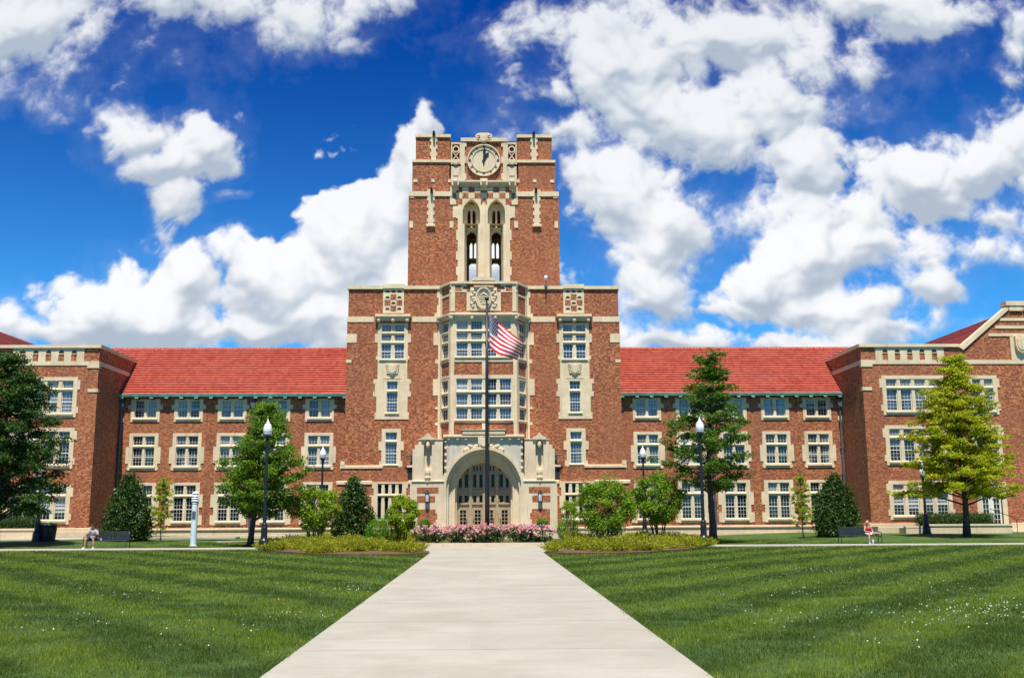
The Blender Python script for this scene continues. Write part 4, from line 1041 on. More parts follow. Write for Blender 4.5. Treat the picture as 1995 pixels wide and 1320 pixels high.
def tree(name, label, base, H, tr, pts, nl, cr, nleaf, size, lm, group=None, bark='bark', lean=0, tilt=.45, flat=.6, seed=1, dense=1.0, up=.35, cat='tree', sc=(1, 1, 1)):
    rnd = random.Random(seed)
    root = thing(name, label, cat, base, group)
    tb = MB(); n = 9; path = []
    for k in range(n + 1):
        q = k / n; path.append(Vector((lean * q + .07 * math.sin(q * 7 + seed) * H / 10, .06 * math.cos(q * 6 + seed) * H / 10, H * .96 * q)))
    rr = [tr * (1.35 if k == 0 else 1) * (1 - .93 * k / n) + .012 for k in range(n + 1)]
    path[0].z = -.1
    tb.tube(path, rr, 9)
    def trunk_at(z):
        q = min(max(z / (H * .96), 0), .999) * n; k = int(q); return path[k].lerp(path[k + 1], q - k)
    cs, rs = [], []
    z0, z1 = pts[0][0], pts[-1][0]
    for i in range(nl):
        z = lerp(z0, z1, ((i + rnd.random() * .8) / nl) ** .92)
        az = i * 2.39996 + rnd.uniform(-.4, .4)
        l, r = prof(pts, z); c = math.cos(az)
        R = (r if c > 0 else l) * abs(c) + (l + r) / 2 * .9 * (1 - abs(c)); R *= rnd.uniform(.72, 1.08)
        st = trunk_at(max(z - R * tilt, z0 * .75)); zt = z + rnd.uniform(-.1, .25)
        tip = Vector((trunk_at(z).x + R * c, trunk_at(z).y + R * math.sin(az), zt))
        mid = st.lerp(tip, .5) + Vector((0, 0, R * .10))
        br = max(.012, tr * .42 * (1 - z / H * .75))
        tb.tube([st, mid, tip], [br, br * .6, .008], 5)
        K = max(2, int(2 + R * 2.0 * dense))
        for j in range(K):
            q = lerp(.30, 1.0, (j + .5) / K) if R > .5 else rnd.uniform(.2, 1)
            p = (st.lerp(mid, q * 2) if q < .5 else mid.lerp(tip, q * 2 - 1)) + Vector((rnd.gauss(0, cr * .5), rnd.gauss(0, cr * .5), rnd.gauss(.05, cr * .3)))
            rad_ = cr * rnd.uniform(.6, 1.25); cs.append(p); rs.append((rad_ * 1.15, rad_ * 1.15, rad_ * flat))
    for k in range(4): cs.append(trunk_at(z1 * (.9 + .03 * k)) + Vector((0, 0, .1))); rs.append((cr * .6, cr * .6, cr * .8))
    tb.build('trunk', M[bark], root, smooth=True)
    root.scale = sc
    np_mesh('crown', leaf_verts([tuple(c) for c in cs], rs, nleaf, size, up), 4, lm, root)
    return root
def at(px, Y): x = PX(px, 1040, Y); return (x, Y, ground(x, Y))
# four lawn trees
def pr(pxl, pts, Y, kk):                                       # profile rows: photo row, left and right column -> metres
    return None
b = at(-8, 60.2)
tree('oak_tree', 'dark green leafy tree at the left edge, shading the left end of the hall', b, 11.7, .24,
     [(2.1, 3.2, 3.9), (3.2, 3.8, 4.2), (5, 3.7, 3.9), (7.5, 3.2, 3.5), (9.6, 2.5, 2.9), (11.4, 1.5, 1.7), (12.4, .4, .5)], 84, .56, 100, .165, M['oak'], 'trees on the lawn', seed=3, flat=.55, tilt=.3, sc=(.93, .93, .92))
tree('young_tree', 'small round-crowned green tree behind the tall lamp left of the flagpole', at(489, 59.6), 8.5, .16,
     [(2.0, 2.1, 1.9), (3.0, 2.35, 2.6), (4.4, 2.1, 2.9), (5.6, 1.4, 2.4), (6.6, .8, 1.7), (7.4, .2, 1.5), (8.5, -.1, 1.2)], 66, .50, 96, .155, M['mid'], 'trees on the lawn', seed=5, lean=.5, tilt=.45, sc=(1, 1, .955))
tree('pin_oak', 'tall dark green tree with a pointed open crown right of the flagpole', at(1386, 60.5), 11.6, .17,
     [(3.2, 1.6, 1.3), (4.2, 2.7, 2.2), (5.4, 2.3, 3.0), (6.6, 2.2, 2.5), (8.0, 2.0, 1.6), (9.0, 1.4, 1.3), (10.2, .8, 1.2), (11.4, .4, .9), (11.7, .2, .6)], 58, .40, 78, .145, M['pin'], 'trees on the lawn', seed=8, lean=.15, tilt=.35, flat=.62, sc=(1.2, 1.2, .965))
tree('yellow_tree', 'yellow-green tree with tiered branches in front of the right end of the hall', at(1883, 64.4), 11.9, .20,
     [(2.4, 4.2, 3.6), (3.3, 4.4, 3.7), (4.6, 3.5, 3.5), (6.0, 3.3, 3.0), (7.4, 2.6, 2.5), (8.8, 2.3, 2.1), (10.0, 1.3, 1.4), (11.0, .8, .8), (11.9, .2, .3)], 104, .48, 90, .155, M['gold'], 'trees on the lawn', seed=13, tilt=.12, flat=.42, up=.6, sc=(1, 1, .96))
tree('sapling', 'thin pale green sapling beside the dark evergreen left of the entrance', at(313, 66), 3.9, .035,
     [(.9, .35, .45), (1.6, .75, .85), (2.6, .7, .7), (3.3, .5, .55), (3.9, .15, .2)], 30, .22, 20, .16, M['lime'], 'saplings by the wing walls', 'barkg', seed=21, dense=.7)
tree('sapling', 'thin pale green sapling beside the dark evergreen right of the entrance', at(1565, 66), 3.9, .035,
     [(.8, .4, .4), (1.5, .8, .75), (2.6, .7, .75), (3.3, .5, .5), (3.9, .15, .2)], 30, .22, 20, .16, M['lime'], 'saplings by the wing walls', 'barkg', seed=22, dense=.7)
def cone_shrub(label, px, Y, H, R, lm, seed, n=90, name='evergreen_shrub', group='dark evergreen shrubs by the walls', size=.16):
    rnd = random.Random(seed); root = thing(name, label, 'shrub', at(px, Y), group)
    tb = MB(); tb.tube([(0, 0, -.1), (0, 0, H * .8)], [.07, .02], 6); tb.build('trunk', M['bark'], root)
    cs, rs = [], []
    for i in range(n):
        q = ((i + rnd.random()) / n) ** 1.25; az = i * 2.39996; z = H * (.04 + .93 * q)
        r = R * (1 - q ** 2.3) * (.55 + .45 * min(1, q * 5 + .6)) * rnd.uniform(.72, 1.02)
        cs.append((r * math.cos(az), r * math.sin(az), z)); k = rnd.uniform(.26, .42) * R / 1.2; rs.append((k, k, k * 1.25))
    for i in range(14): cs.append((0, 0, H * (.05 + .06 * i))); rs.append((R * .6 * (1 - i / 15),) * 2 + (.3,))
    np_mesh('foliage', leaf_verts(cs, rs, 130, size * .95, .3, .4), 4, lm, root); return root
cone_shrub('dense dark conical evergreen behind the empty end of the left bench', 247, 66.5, 4.1, 1.5, M['ever'], 31)
cone_shrub('dense dark conical evergreen behind the right bench', 1632, 66.5, 3.85, 1.5, M['ever'], 32)
cone_shrub('dark upright evergreen between the two bright shrubs left of the entrance', 687, 66.0, 4.05, 1.32, M['ever'], 33)
def bush(label, px, Y, cz, rx, rz, lm, seed, stems=7, group='bright green shrubs in the planting beds', ns=46, nleaf=70, size=.15, foot=.3, name='flowering_shrub', ry=None, low=0.0):
    rnd = random.Random(seed); root = thing(name, label, 'shrub', at(px, Y), group)
    sb = MB(); cs, rs = [], []; ry = ry or rx * .85
    for i in range(ns):
        while True:
            d = Vector((rnd.uniform(-1, 1), rnd.uniform(-1, 1), rnd.uniform(-1, 1)))
            if .25 < d.length < 1: break
        d = d.normalized() * (d.length ** .45) * rnd.uniform(.8, 1.04)
        c = Vector((d.x * rx * (1 if d.z > -.2 else .8), d.y * ry, cz + d.z * rz)); cs.append(tuple(c)); k = rnd.uniform(.28, .46) * (rx / 1.4) ** .5; rs.append((k, k, k * .8))
    for i in range(stems):
        a = 2 * math.pi * i / stems + rnd.uniform(-.3, .3); r = rnd.uniform(.45, .75)
        f = Vector((foot * math.cos(a) * .6, foot * math.sin(a) * .6, -.05)); tip = Vector((rx * r * math.cos(a), ry * r * math.sin(a), cz + rz * rnd.uniform(-.1, .5)))
        m1 = f.lerp(tip, .45) + Vector((0, 0, .12)); sb.tube([f, m1, tip], [.045, .03, .01], 5)
        for q in range(2):
            t2 = tip + Vector((rnd.uniform(-.5, .5), rnd.uniform(-.5, .5), rnd.uniform(.1, .5))) * rx * .5; sb.tube([m1, t2], [.02, .006], 4)
    sb.build('stem', M['barkg'] if seed % 2 else M['bark'], root)
    np_mesh('foliage', leaf_verts(cs, rs, nleaf, size, .4, .5), 4, lm, root); return root
bush('open lime-green shrub with bare stems just right of the tall left lamp', 612, 60.0, 2.15, 1.42, 1.32, M['lime'], 41, 9, ns=84, nleaf=140, size=.12)
bush('small rounded lime-green shrub nearest the left entrance buttress', 784, 63, 1.75, .95, 1.15, M['lime'], 42, 6, ns=60, nleaf=140, size=.12)
bush('large round green shrub right of the roses, nearer the entrance of two', 1181, 60, 2.05, 1.95, 1.72, M['shrub'], 44, 10, ns=120, nleaf=140, size=.12)
bush('large round green shrub with dark bare stems left of the pointed tree', 1283, 61.5, 2.6, 1.62, 1.72, M['shrub'], 46, 9, ns=100, nleaf=140, size=.12)
bush('slender sparse grey-green shrub between the roses and a large round shrub', 1110, 63.5, 1.5, .55, 1.2, M['lime'], 45, 6, ns=26, nleaf=90, size=.10)
def ballshrub(label, px, Y, cz, r, rz, lm, group, seed, name='clipped_shrub'):
    root = thing(name, label, 'shrub', at(px, Y), group); 
    sb = MB(); sb.tube([(0, 0, -.1), (0, 0, cz)], [.05, .03], 6); sb.build('stem', M['bark'], root)
    np_mesh('foliage', leaf_verts([(0, 0, cz)], [(r, r, rz)], 4200, .075, .3, .16), 4, lm, root)
ballshrub('clipped round green shrub in front of the lancet windows, left of its pair', 735, 62.0, .78, .70, .80, M['clip'], 'clipped round shrubs', 1)
ballshrub('clipped round green shrub half hidden behind the small lime-green shrub', 763, 64.5, 1.0, .74, 1.0, M['clip'], 'clipped round shrubs', 2)
ballshrub('clipped round green shrub at the foot of the slender sparse shrub', 1106, 66, .75, .72, .75, M['clip'], 'clipped round shrubs', 3)
ballshrub('small clipped dome of foliage below the left wall lantern', 828, 71.5, 1.1, .36, .32, M['clip'], 'clipped domes below the lanterns', 4)
ballshrub('small clipped dome of foliage below the right wall lantern', 1057, 71.5, 1.1, .38, .34, M['clip'], 'clipped domes below the lanterns', 5)
# rose bushes round the foot of the flagpole
for i in range(15):
    rnd = random.Random(100 + i)
    x = lerp(PX(818, 1040, 60), PX(1071, 1040, 60), (i + .5) / 15) + rnd.uniform(-.15, .15); y = 59.6 + (.75 if i % 2 else .0) + abs(x) * .05 + rnd.uniform(-.1, .1)
    root = thing('rose_bush', 'low rose bush covered in pink blossoms in the bed round the flagpole', 'rose bush', (x, y, .08), 'rose bushes round the flagpole')
    h = rnd.uniform(.75, 1.0); cs, rs, fc_, fr2 = [], [], [], []
    for k in range(20):
        a = rnd.uniform(0, 6.28); r = rnd.uniform(0, .52); z = rnd.uniform(.15, h) * (1 - .35 * r); cs.append((r * math.cos(a), r * math.sin(a), z)); rs.append((.2, .2, .17))
    np_mesh('foliage', leaf_verts(cs, rs, 46, .10, .4), 4, M['rosel'], root)
    for k in range(46):
        a = rnd.uniform(0, 6.28); r = rnd.uniform(0, .62) ** .8; z = h * (1.12 - .55 * r * r) * rnd.uniform(.82, 1.08) - (rnd.random() < .25) * rnd.uniform(0, .4)
        fc_.append((r * math.cos(a) * 1.1, r * math.sin(a), z)); fr2.append((.055, .055, .045))
    np_mesh('blossoms', leaf_verts(fc_, fr2, 11, .085, .5, .6, aspect=.9), 4, M['petal'], root)
def vnoise(x, y, sc, seed):
    r = np.random.default_rng(seed); tab = r.random((256, 256)); xi, yi = x * sc, y * sc
    x0, y0 = np.floor(xi).astype(int), np.floor(yi).astype(int); fx_, fy_ = xi - x0, yi - y0
    fx_, fy_ = fx_ * fx_ * (3 - 2 * fx_), fy_ * fy_ * (3 - 2 * fy_)
    g_ = lambda a, b_: tab[a % 256, b_ % 256]
    return (g_(x0, y0) * (1 - fx_) + g_(x0 + 1, y0) * fx_) * (1 - fy_) + (g_(x0, y0 + 1) * (1 - fx_) + g_(x0 + 1, y0 + 1) * fx_) * fy_
# juniper ground cover: sprays fanning up out of the bed
def juniper(name, poly, n, seed, hmax=.62, avoid=None):
    rng = np.random.default_rng(seed); P_ = np.array(poly); lo, hi = P_.min(0), P_.max(0); out = []
    def inside(x, y):
        c = False; j = len(poly) - 1
        for i in range(len(poly)):
            xi, yi = poly[i]; xj, yj = poly[j]
            if (yi > y) != (yj > y) and x < (xj - xi) * (y - yi) / (yj - yi) + xi: c = not c
            j = i
        return c
    cen = []
    while len(cen) < n:
        x, y = rng.uniform(lo[0], hi[0]), rng.uniform(lo[1], hi[1])
        if inside(x, y) and (avoid is None or not avoid(x, y)): cen.append((x, y))
    V = []
    for x, y in cen:
        h = hmax * (.30 + .8 * float(vnoise(np.array([x]), np.array([y]), .9, seed + 50)[0])) * rng.uniform(.75, 1.25); m = 95
        az = rng.uniform(0, 6.283, m); sp = rng.uniform(.1, 1, m) ** .7 * .97; L = h * rng.uniform(.7, 1.2, m) * (1 + .35 * sp)
        dirs = np.stack([np.cos(az) * sp, np.sin(az) * sp, np.sqrt(1 - sp * sp)], 1)
        b0 = np.array([x, y, .05]) + np.stack([np.cos(az), np.sin(az), np.zeros(m)], 1) * rng.uniform(0, .16, m)[:, None]
        for q in range(5):                                     # needle tufts along each spray
            p = b0 + dirs * (L * (.3 + .17 * q))[:, None]; d2 = dirs + rng.normal(size=(m, 3)) * .55; d2 /= np.linalg.norm(d2, axis=1)[:, None]
            sd_ = np.cross(d2, rng.normal(size=(m, 3))); sd_ /= np.linalg.norm(sd_, axis=1)[:, None]
            ln = .13 * rng.uniform(.6, 1.2, m)[:, None]
            V.append(np.stack([p - sd_ * .025, p + sd_ * .025, p + d2 * ln], 1).reshape(-1, 3))
    return tag(np_mesh(name, np.concatenate(V), 3, M['junip']), kind='stuff')
def notip(s):
    return lambda x, y: (abs(x) < 5.2 and y < 55 and random.random() < .6) or (y < 48.3)
juniper('juniper', gpoly(bedL), 150, 5, .46, notip(-1))
juniper('juniper', gpoly(bedR), 140, 6, .50, notip(1))
juniper('juniper', gpoly([(640, 1056), (735, 1056.5), (838, 1058), (838, 1053), (760, 1050), (600, 1051.5)]), 80, 7, .5)
# hedges in their stone planters
def hedge(label, x0, x1, Y, z0, z1, seed):
    root = thing('hedge', label, 'hedge', ((x0 + x1) / 2, Y, z0), 'clipped hedges by the end doors'); n = 20
    cs = [((i + .5) / n * (x1 - x0) - (x1 - x0) / 2, dy, (z1 - z0) * .5) for i in range(n) for dy in (-.35, .35)]
    np_mesh('foliage', leaf_verts(cs, [((x1 - x0) / n * .75, .45, (z1 - z0) * .52)] * len(cs), 520, .085, .3, .3), 4, M['hedge'], root)
    sb = MB()
    for i in range(8): x = (i + .5) / 8 * (x1 - x0) - (x1 - x0) / 2; sb.tube([(x, 0, -.1), (x, 0, (z1 - z0) * .6)], [.03, .02], 5)
    sb.build('stem', M['bark'], root)
YH = 71.2
hx0, hx1 = PX(1797, 1010, YH), PX(1942, 1010, YH)
hedge('clipped dark hedge behind the low stone wall at the right end', hx0, hx1, YH + .7, .62, PZ(998, YH, 1870), 1)
hedge('clipped dark hedge behind the low stone wall at the left end', PX(-70, 1010, YH), PX(66, 1010, YH), YH + .7, .62, PZ(1003, YH, 30), 2)
def lowwall(label, x0, x1, Y, z1, cap=.06, depth=1.7):
    root = thing('stone_wall', label, 'wall', ((x0 + x1) / 2, Y, 0), 'low stone planter walls'); h = (x1 - x0) / 2
    m = MB(); m.box(-h, h, 0, .3, -.1, z1 - .12); m.box(-h, -h + .3, .301, depth, -.1, z1 - .122); m.box(h - .3, h, .301, depth, -.1, z1 - .122); m.build('wall', M['plinth'], root)
    m = MB(); m.box(-h - cap, h + cap, -cap, .36, z1 - .119, z1); m.build('coping', M['stone'], root)
    m = MB(); m.box(-h + .301, h - .301, .302, depth - .02, -.1, z1 - .2); m.build('soil', M['mulch'], root)
lowwall('low pale stone planter wall below the right hedge', PX(1806, 1030, YH - .3), PX(1972, 1030, YH - .3), YH - .3, PZ(1020, YH - .3, 1890))
lowwall('short darker stone block beside the lamp at the right end', PX(1765, 1030, YH - .3), PX(1799, 1030, YH - .3), YH - .3, PZ(1024, YH - .3, 1780), .02, 1.2)
lowwall('low pale stone planter wall below the left hedge', PX(-90, 1030, YH - .3), PX(66, 1030, YH - .3), YH - .3, PZ(1029, YH - .3, 30))

# ------------------------------------------------------------------ flagpole and flag
fx, fy = PX(949, 1040, 61.0), 61.0
zt = PZ(590, 61, 950)
fpole = thing('flagpole', 'tall dark flagpole standing in the rose bed before the entrance', 'flagpole', (fx, fy, 0))
m = MB(); m.tube([(0, 0, -.1), (0, 0, 3), (0, 0, 9), (0, 0, zt)], [.135, .125, .105, .07], 14); m.build('pole', M['black'], fpole, smooth=True)
m = MB(); m.lathe([(.30, 0), (.30, .12), (.2, .2), (.17, .34)], 16, (0, 0, .08)); m.build('base_collar', M['black'], fpole)
m = MB(); m.ball((0, 0, zt + .26), .14, 12, 8); m.tube([(0, 0, zt - .02), (0, 0, zt + .16)], [.05, .03], 8); m.build('finial', M['black'], fpole, smooth=True)
m = MB(); m.tube([(0.0, -.02, zt - .1), (.14, -.05, zt - .2), (.15, -.05, 5), (.14, -.06, 1.4)], [.012] * 4, 5); m.box(.07, .17, -.09, -.03, 1.3, 1.5); m.tube([(0, 0, zt - .12), (.15, 0, zt - .1)], .035, 6); m.build('halyard', M['black'], fpole)
def cloth_fn(c):
    def fn(t, bs): t.l.new(t.mix(t.ramp(t.noise(objco(t), 5, 4, .6), .3, .7), tuple(x * .9 for x in c), c), bs.inputs['Base Color'])
    return fn
FR = mat('flag_red', cloth_fn((.60, .012, .016)), rough=.85); FW = mat('flag_white', cloth_fn((.80, .78, .76)), rough=.85); FB = mat('flag_blue', cloth_fn((.010, .016, .085)), rough=.85)
zf1, zf0 = PZ(613, 61, 948), PZ(676, 61, 948); FH = zf1 - zf0
k61 = 61 / FPX
def flag_pt(u, v):                                              # u along the fly, v from foot to head
    xa, za = .0, v * FH
    xb = lerp(55.5, 65.5, v) * k61 * 1.0; zb = lerp(-26.5, 8.5, v) * k61 * 1.0
    uu = u ** 1.5; sag = -.16 * math.sin(math.pi * u) * (1 - v) + .05 * math.sin(math.pi * u) * v
    ph = 7.5 * u - 2.4 * v
    x = lerp(xa, xb, uu) + .05 * u * math.sin(ph * 1.3 + .6); z = lerp(za, zb, uu) + sag + .05 * u * math.sin(ph + .5)
    y = -.10 * u + (.06 + .22 * u) * math.sin(ph) * min(1, u * 4) + .06 * u * math.sin(13 * u + 5 * v)
    return Vector((x + .17, y, z))
fm = MB(); NU = 48
for j in range(13):
    for i in range(NU):
        u0, u1 = i / NU, (i + 1) / NU
        for h in range(2):
            v1 = 1 - (j + h / 2) / 13; v0 = 1 - (j + h / 2 + .5) / 13
            fm.mi = 2 if (j < 7 and u1 <= .4001) else (0 if j % 2 == 0 else 1)
            fm.face([flag_pt(u0, v0), flag_pt(u1, v0), flag_pt(u1, v1), flag_pt(u0, v1)])
fm.mi = 1
for r in range(9):
    for c in range(6 if r % 2 == 0 else 5):
        u = .4 * ((c + .5 + (.5 if r % 2 else 0)) / 6.0); v = 1 - (7 / 13) * (r + .6) / 9.2
        o = flag_pt(u, v); eu = (flag_pt(u + .01, v) - o).normalized(); ev = (flag_pt(u, v + .01) - o).normalized(); nn = eu.cross(ev).normalized()
        for sgn in (-1, 1):
            fm.face([o + nn * .006 * sgn + (eu * math.sin(t) + ev * math.cos(t)) * (.050 if q % 2 == 0 else .020) for q, t in enumerate(math.pi * q / 5 for q in range(10))])
fo = fm.build('flag', [FR, FW, FB], None, smooth=True); fo.location = (fx, fy, zf0); tag(fo, 'American flag flying at half staff on the dark flagpole', 'flag')

# ------------------------------------------------------------------ lamps
def lamp(label, loc, H):
    root = thing('street_lamp', label, 'street lamp', loc, 'black lamp posts with white globes')
    m = MB(); m.lathe([(.30, -.05), (.30, .10), (.27, .16), (.25, .50), (.20, .58), (.17, .66), (.165, 1.15), (.13, 1.25), (.145, 1.32), (.10, 1.42)], 16); m.build('base', M['black'], root)
    m = MB(); m.tube([(0, 0, 1.40), (0, 0, H - 1.0)], [.095, .07], 12); m.lathe([(.08, 0), (.12, .03), (.12, .08), (.08, .12)], 12, (0, 0, 2.7)); m.lathe([(.07, 0), (.10, .05), (.08, .10), (.14, .2), (.20, .24), (.20, .30)], 14, (0, 0, H - 1.05)); m.build('pole', M['black'], root)
    m = MB(); pr_ = [(.16, 0), (.20, .05)]
    for k in range(6): z = .07 + .075 * k; r = .235 * math.sin(.95 + 1.5 * (z / .55)) ; pr_ += [(r, z), (r * 1.03, z + .035), (r * .985, z + .06)]
    pr_ += [(.18, .56), (.10, .63)]
    m.lathe(pr_, 18, (0, 0, H - .75)); m.build('globe', M['globe'], root, smooth=True)
    m = MB(); m.lathe([(.10, 0), (.115, .03), (.06, .09), (.035, .14), (.05, .17), (.012, .25)], 12, (0, 0, H - .125)); m.build('finial', M['white'], root)
for px, Y, top, lab in ((514.5, 54.4, 820, 'tall black lamp post with a white globe, in front of the small round-crowned tree'),
                        (1371, 55.6, 816, 'tall black lamp post with a white globe, beside the pointed open-crowned tree'),
                        (625, 73.0, 872, 'farther black lamp post with a white globe, rising behind the open lime-green shrub'),
                        (1256.5, 73.0, 871, 'farther black lamp post with a white globe, rising behind the large round green shrubs'),
                        (72, 66.0, 909, 'black lamp post beside the black litter bin under the dark left tree'),
                        (1806, 69.6, 905, 'black lamp post among the low branches of the yellow-green tree')):
    x, y, z = at(px, Y)
    H = PZ(top, Y, px) - z
    lamp(lab, (x, y, z), H)
# emergency call post
x, y, z = at(377.5, 61.5); H = PZ(957, 61.5, 381) - z
root = thing('emergency_call_post', 'slim pale blue-white emergency call post with a domed top left of the small tree', 'call post', (x, y, z))
PB = mat('pale_blue_paint', varied((.66, .72, .74), .06, 2), rough=.4)
m = MB(); m.lathe([(.26, -.05), (.26, .02), (.185, .04), (.18, H - .75), (.15, H - .72)], 18); m.build('post', PB, root, smooth=False)
m = MB(); m.tube([(0, 0, H - .72), (0, 0, H - .60)], [.20, .20], 16)
for k in range(3): m.lathe([(.21, 0), (.25, .03), (.21, .08)], 16, (0, 0, H - .58 + .14 * k))
m.lathe([(.17, 0), (.16, .5), (.22, .52), (.12, .60), (.03, .64)], 16, (0, 0, H - .62)); m.build('beacon', M['white'], root)
m = MB(); m.box(-.10, .10, -.20, -.165, H - 1.6, H - 1.15); m.ball((0, -.19, H - 1.25), (.06, .02, .06), 8, 5); m.build('call_panel', M['leader'], root)
# litter bin
x, y, z = at(93, 66.4)
root = thing('litter_bin', 'black slatted litter bin beside the left lamp post, something green on top', 'litter bin', (x, y, z))
m = MB(); m.lathe([(.40, 0), (.42, .04), (.50, .95), (.46, .96), (.38, .05)], 28)
for k in range(28): t = 2 * math.pi * k / 28; m.tube([(.43 * math.cos(t), .43 * math.sin(t), .03), (.52 * math.cos(t), .52 * math.sin(t), .97)], .022, 5)
m.build('body', M['black'], root)
m = MB(); m.lathe([(.56, .96), (.57, 1.0), (.50, 1.08), (.30, 1.12), (.29, 1.06), (.46, 1.0)], 28); m.build('lid', M['black'], root)
m = MB(); 
for k in range(6): m.ball((.10 * math.cos(k * 1.1) + .08, .1 * math.sin(k * 1.1), 1.12 + .02 * (k % 3)), (.11, .1, .06), 8, 5)
m.build('green_bag', mat('green_plastic', color=(.12, .42, .05), rough=.5), root, smooth=True)
# handrails at the right hand door
x0, y0 = PX(1977, 1010, 71.2), 71.2
root = thing('handrail', 'thin black handrail by the door at the right end', 'handrail', (x0, y0, .2))
m = MB(); m.tube([(-1.3, .9, 1.75), (-.1, .1, 1.15), (.1, -.05, 1.0), (.1, -.05, .0)], .025, 6); m.tube([(.9, -.05, .0), (.9, -.05, .95), (3.6, -.05, .95), (3.6, -.05, 0)], .025, 6); m.tube([(.9, -.05, .5), (3.6, -.05, .5)], .02, 6); m.tube([(2.2, -.05, 0), (2.2, -.05, .95)], .02, 6); m.tube([(.1, -.05, 1.0), (.9, -.05, .95)], .025, 6)
m.build('rail', M['black'], root)
m = MB()
for k in range(3): m.box(.2, 3.4, .35 + .45 * k, .35 + .45 * (k + 1), -.3, .12 + .13 * k)
o_ = tag(m.build('door_steps', M['plinth']), kind='structure'); o_.location = (x0, y0, .2)

# ------------------------------------------------------------------ benches and the two people
slate = mat('dark_slate_paint', varied((.025, .032, .036), .3, 4), rough=.38)
def bench(label, x, y, w):
    root = thing('park_bench', label, 'bench', (x, y, ground(x, y)), 'black benches along the walk'); h = w / 2
    m = MB(); n = 46
    for k in range(n): u = lerp(-h + .06, h - .06, k / (n - 1)); m.box(u - .019, u + .019, -.26, .22, .435, .447)
    m.tube([(-h, -.27, .43), (h, -.27, .43)], .022, 8); m.tube([(-h, .23, .43), (h, .23, .43)], .018, 8); m.build('seat', slate, root)
    m = MB()
    for k in range(n): u = lerp(-h + .06, h - .06, k / (n - 1)); m.prism([(u - .019, .47), (u + .019, .47), (u + .019, .90), (u - .019, .90)], .245, .257)
    m.tube([(-h, .26, .91), (h, .26, .91)], .024, 8); m.tube([(-h, .245, .46), (h, .245, .46)], .018, 8); m.build('backrest', slate, root)
    for s in (-1, 1):
        m = MB(); m.tube([(s * h, -.26, .0), (s * h, -.27, .43), (s * h, -.25, .62), (s * h, .05, .66), (s * h, .25, .64)], .024, 8); m.tube([(s * h, .32, 0), (s * h, .24, .43), (s * h, .26, .93)], .024, 8); m.tube([(s * h, -.27, .40), (s * h, .24, .40)], .02, 6); m.box(s * h - .03, s * h + .03, -.32, .36, .0, .02); m.build('bench_end', slate, root)
    return root
BY = 58.0
lx0, lx1 = PX(167, 1040, BY), PX(250, 1040, BY); rx0, rx1 = PX(1636, 1040, BY + .5), PX(1714, 1040, BY + .5)
bench('black metal bench at the left, a seated person on one end', (lx0 + lx1) / 2, BY, lx1 - lx0)
bench('black metal bench at the right, a person in a red top on one end', (rx0 + rx1) / 2, BY + .5, rx1 - rx0)
def skin(c):
    m = mat('skin', varied(c, .06, 8), rough=.55, **{'Subsurface Weight': .08}); return m
def limb(m, pts, rr, n=12):
    for a, b, r0, r1 in zip(pts, pts[1:], rr, rr[1:]): m.capsule(a, b, r0, r1, n)
def remesh(o, vox, sm=3):
    r = o.modifiers.new('fuse', 'REMESH'); r.mode = 'VOXEL'; r.voxel_size = vox; r.use_smooth_shade = True
    s = o.modifiers.new('soften', 'SMOOTH'); s.iterations = sm; s.factor = .5
def hand(m, w, d, side, palm_n, curl=.7):
    """palm, four bent fingers of unequal length and a thumb off the side"""
    d = Vector(d).normalized(); nrm = Vector(palm_n).normalized(); lat = d.cross(nrm).normalized() * side; w = Vector(w)
    for k in (-1, 0, 1): m.capsule(w + d * .01 + lat * .018 * k, w + d * .085 + lat * .022 * k, .017, .014, 8)
    for k, L in enumerate((.066, .076, .072, .056)):
        b = w + d * .088 + lat * (.033 - .022 * k); d1 = (d + nrm * curl * .5).normalized(); d2 = (d + nrm * curl * 1.6).normalized()
        m.capsule(b, b + d1 * L * .5, .0098, .009, 7); m.capsule(b + d1 * L * .5, b + d1 * L * .5 + d2 * L * .5, .009, .0075, 7)
    b = w + d * .03 + lat * .030; t1 = (d * .6 + lat * .8 + nrm * .2).normalized(); t2 = (d * .9 + nrm * .6 + lat * .2).normalized()
    m.capsule(b, b + t1 * .04, .0125, .011, 7); m.capsule(b + t1 * .04, b + t1 * .04 + t2 * .035, .011, .0085, 7)
def head(m, c, f, up=(0, 0, 1), s=1.0):
    c = Vector(c); f = Vector(f).normalized(); up = (Vector(up) - f * Vector(up).dot(f)).normalized(); r = f.cross(up)
    def q(a, b, cc): return c + r * a * s + f * b * s + up * cc * s
    m.capsule(q(0, -.02, .035), q(0, .01, .035), .088 * s, .086 * s, 14); m.capsule(q(0, .035, -.01), q(0, .05, -.075), .066 * s, .036 * s, 12)
    m.capsule(q(0, .09, .015), q(0, .112, -.022), .009 * s, .015 * s, 8); m.capsule(q(-.022, .092, -.056), q(.022, .092, -.056), .009 * s, .009 * s, 8); m.capsule(q(-.035, .082, .032), q(.035, .082, .032), .014 * s, .014 * s, 8)
    for k in (-1, 1): m.capsule(q(.088 * k, -.01, .02), q(.086 * k, -.012, -.02), .016 * s, .011 * s, 8)
    return q
def eyes(q, parent):
    for k in (-1, 1):
        e = MB(); e.ball(tuple(q(.033 * k, .083, .012)), .0125, 8, 6); e.mi = 1; e.ball(tuple(q(.033 * k, .0925, .011)), .006, 6, 5)
        e.build('eye', [M['white'], M['black']], parent)
def person(label, loc, sk, parts):
    m = MB(); q = parts['body'](m); o = m.build('person', sk); o.location = loc; remesh(o, .0075, 2); tag(o, label, 'person')
    for nm, fn, mt, vx in parts['wear']:
        w = MB(); fn(w); c = w.build(nm, mt, o)
        if vx: remesh(c, vx, 3)
    eyes(q, o); return o
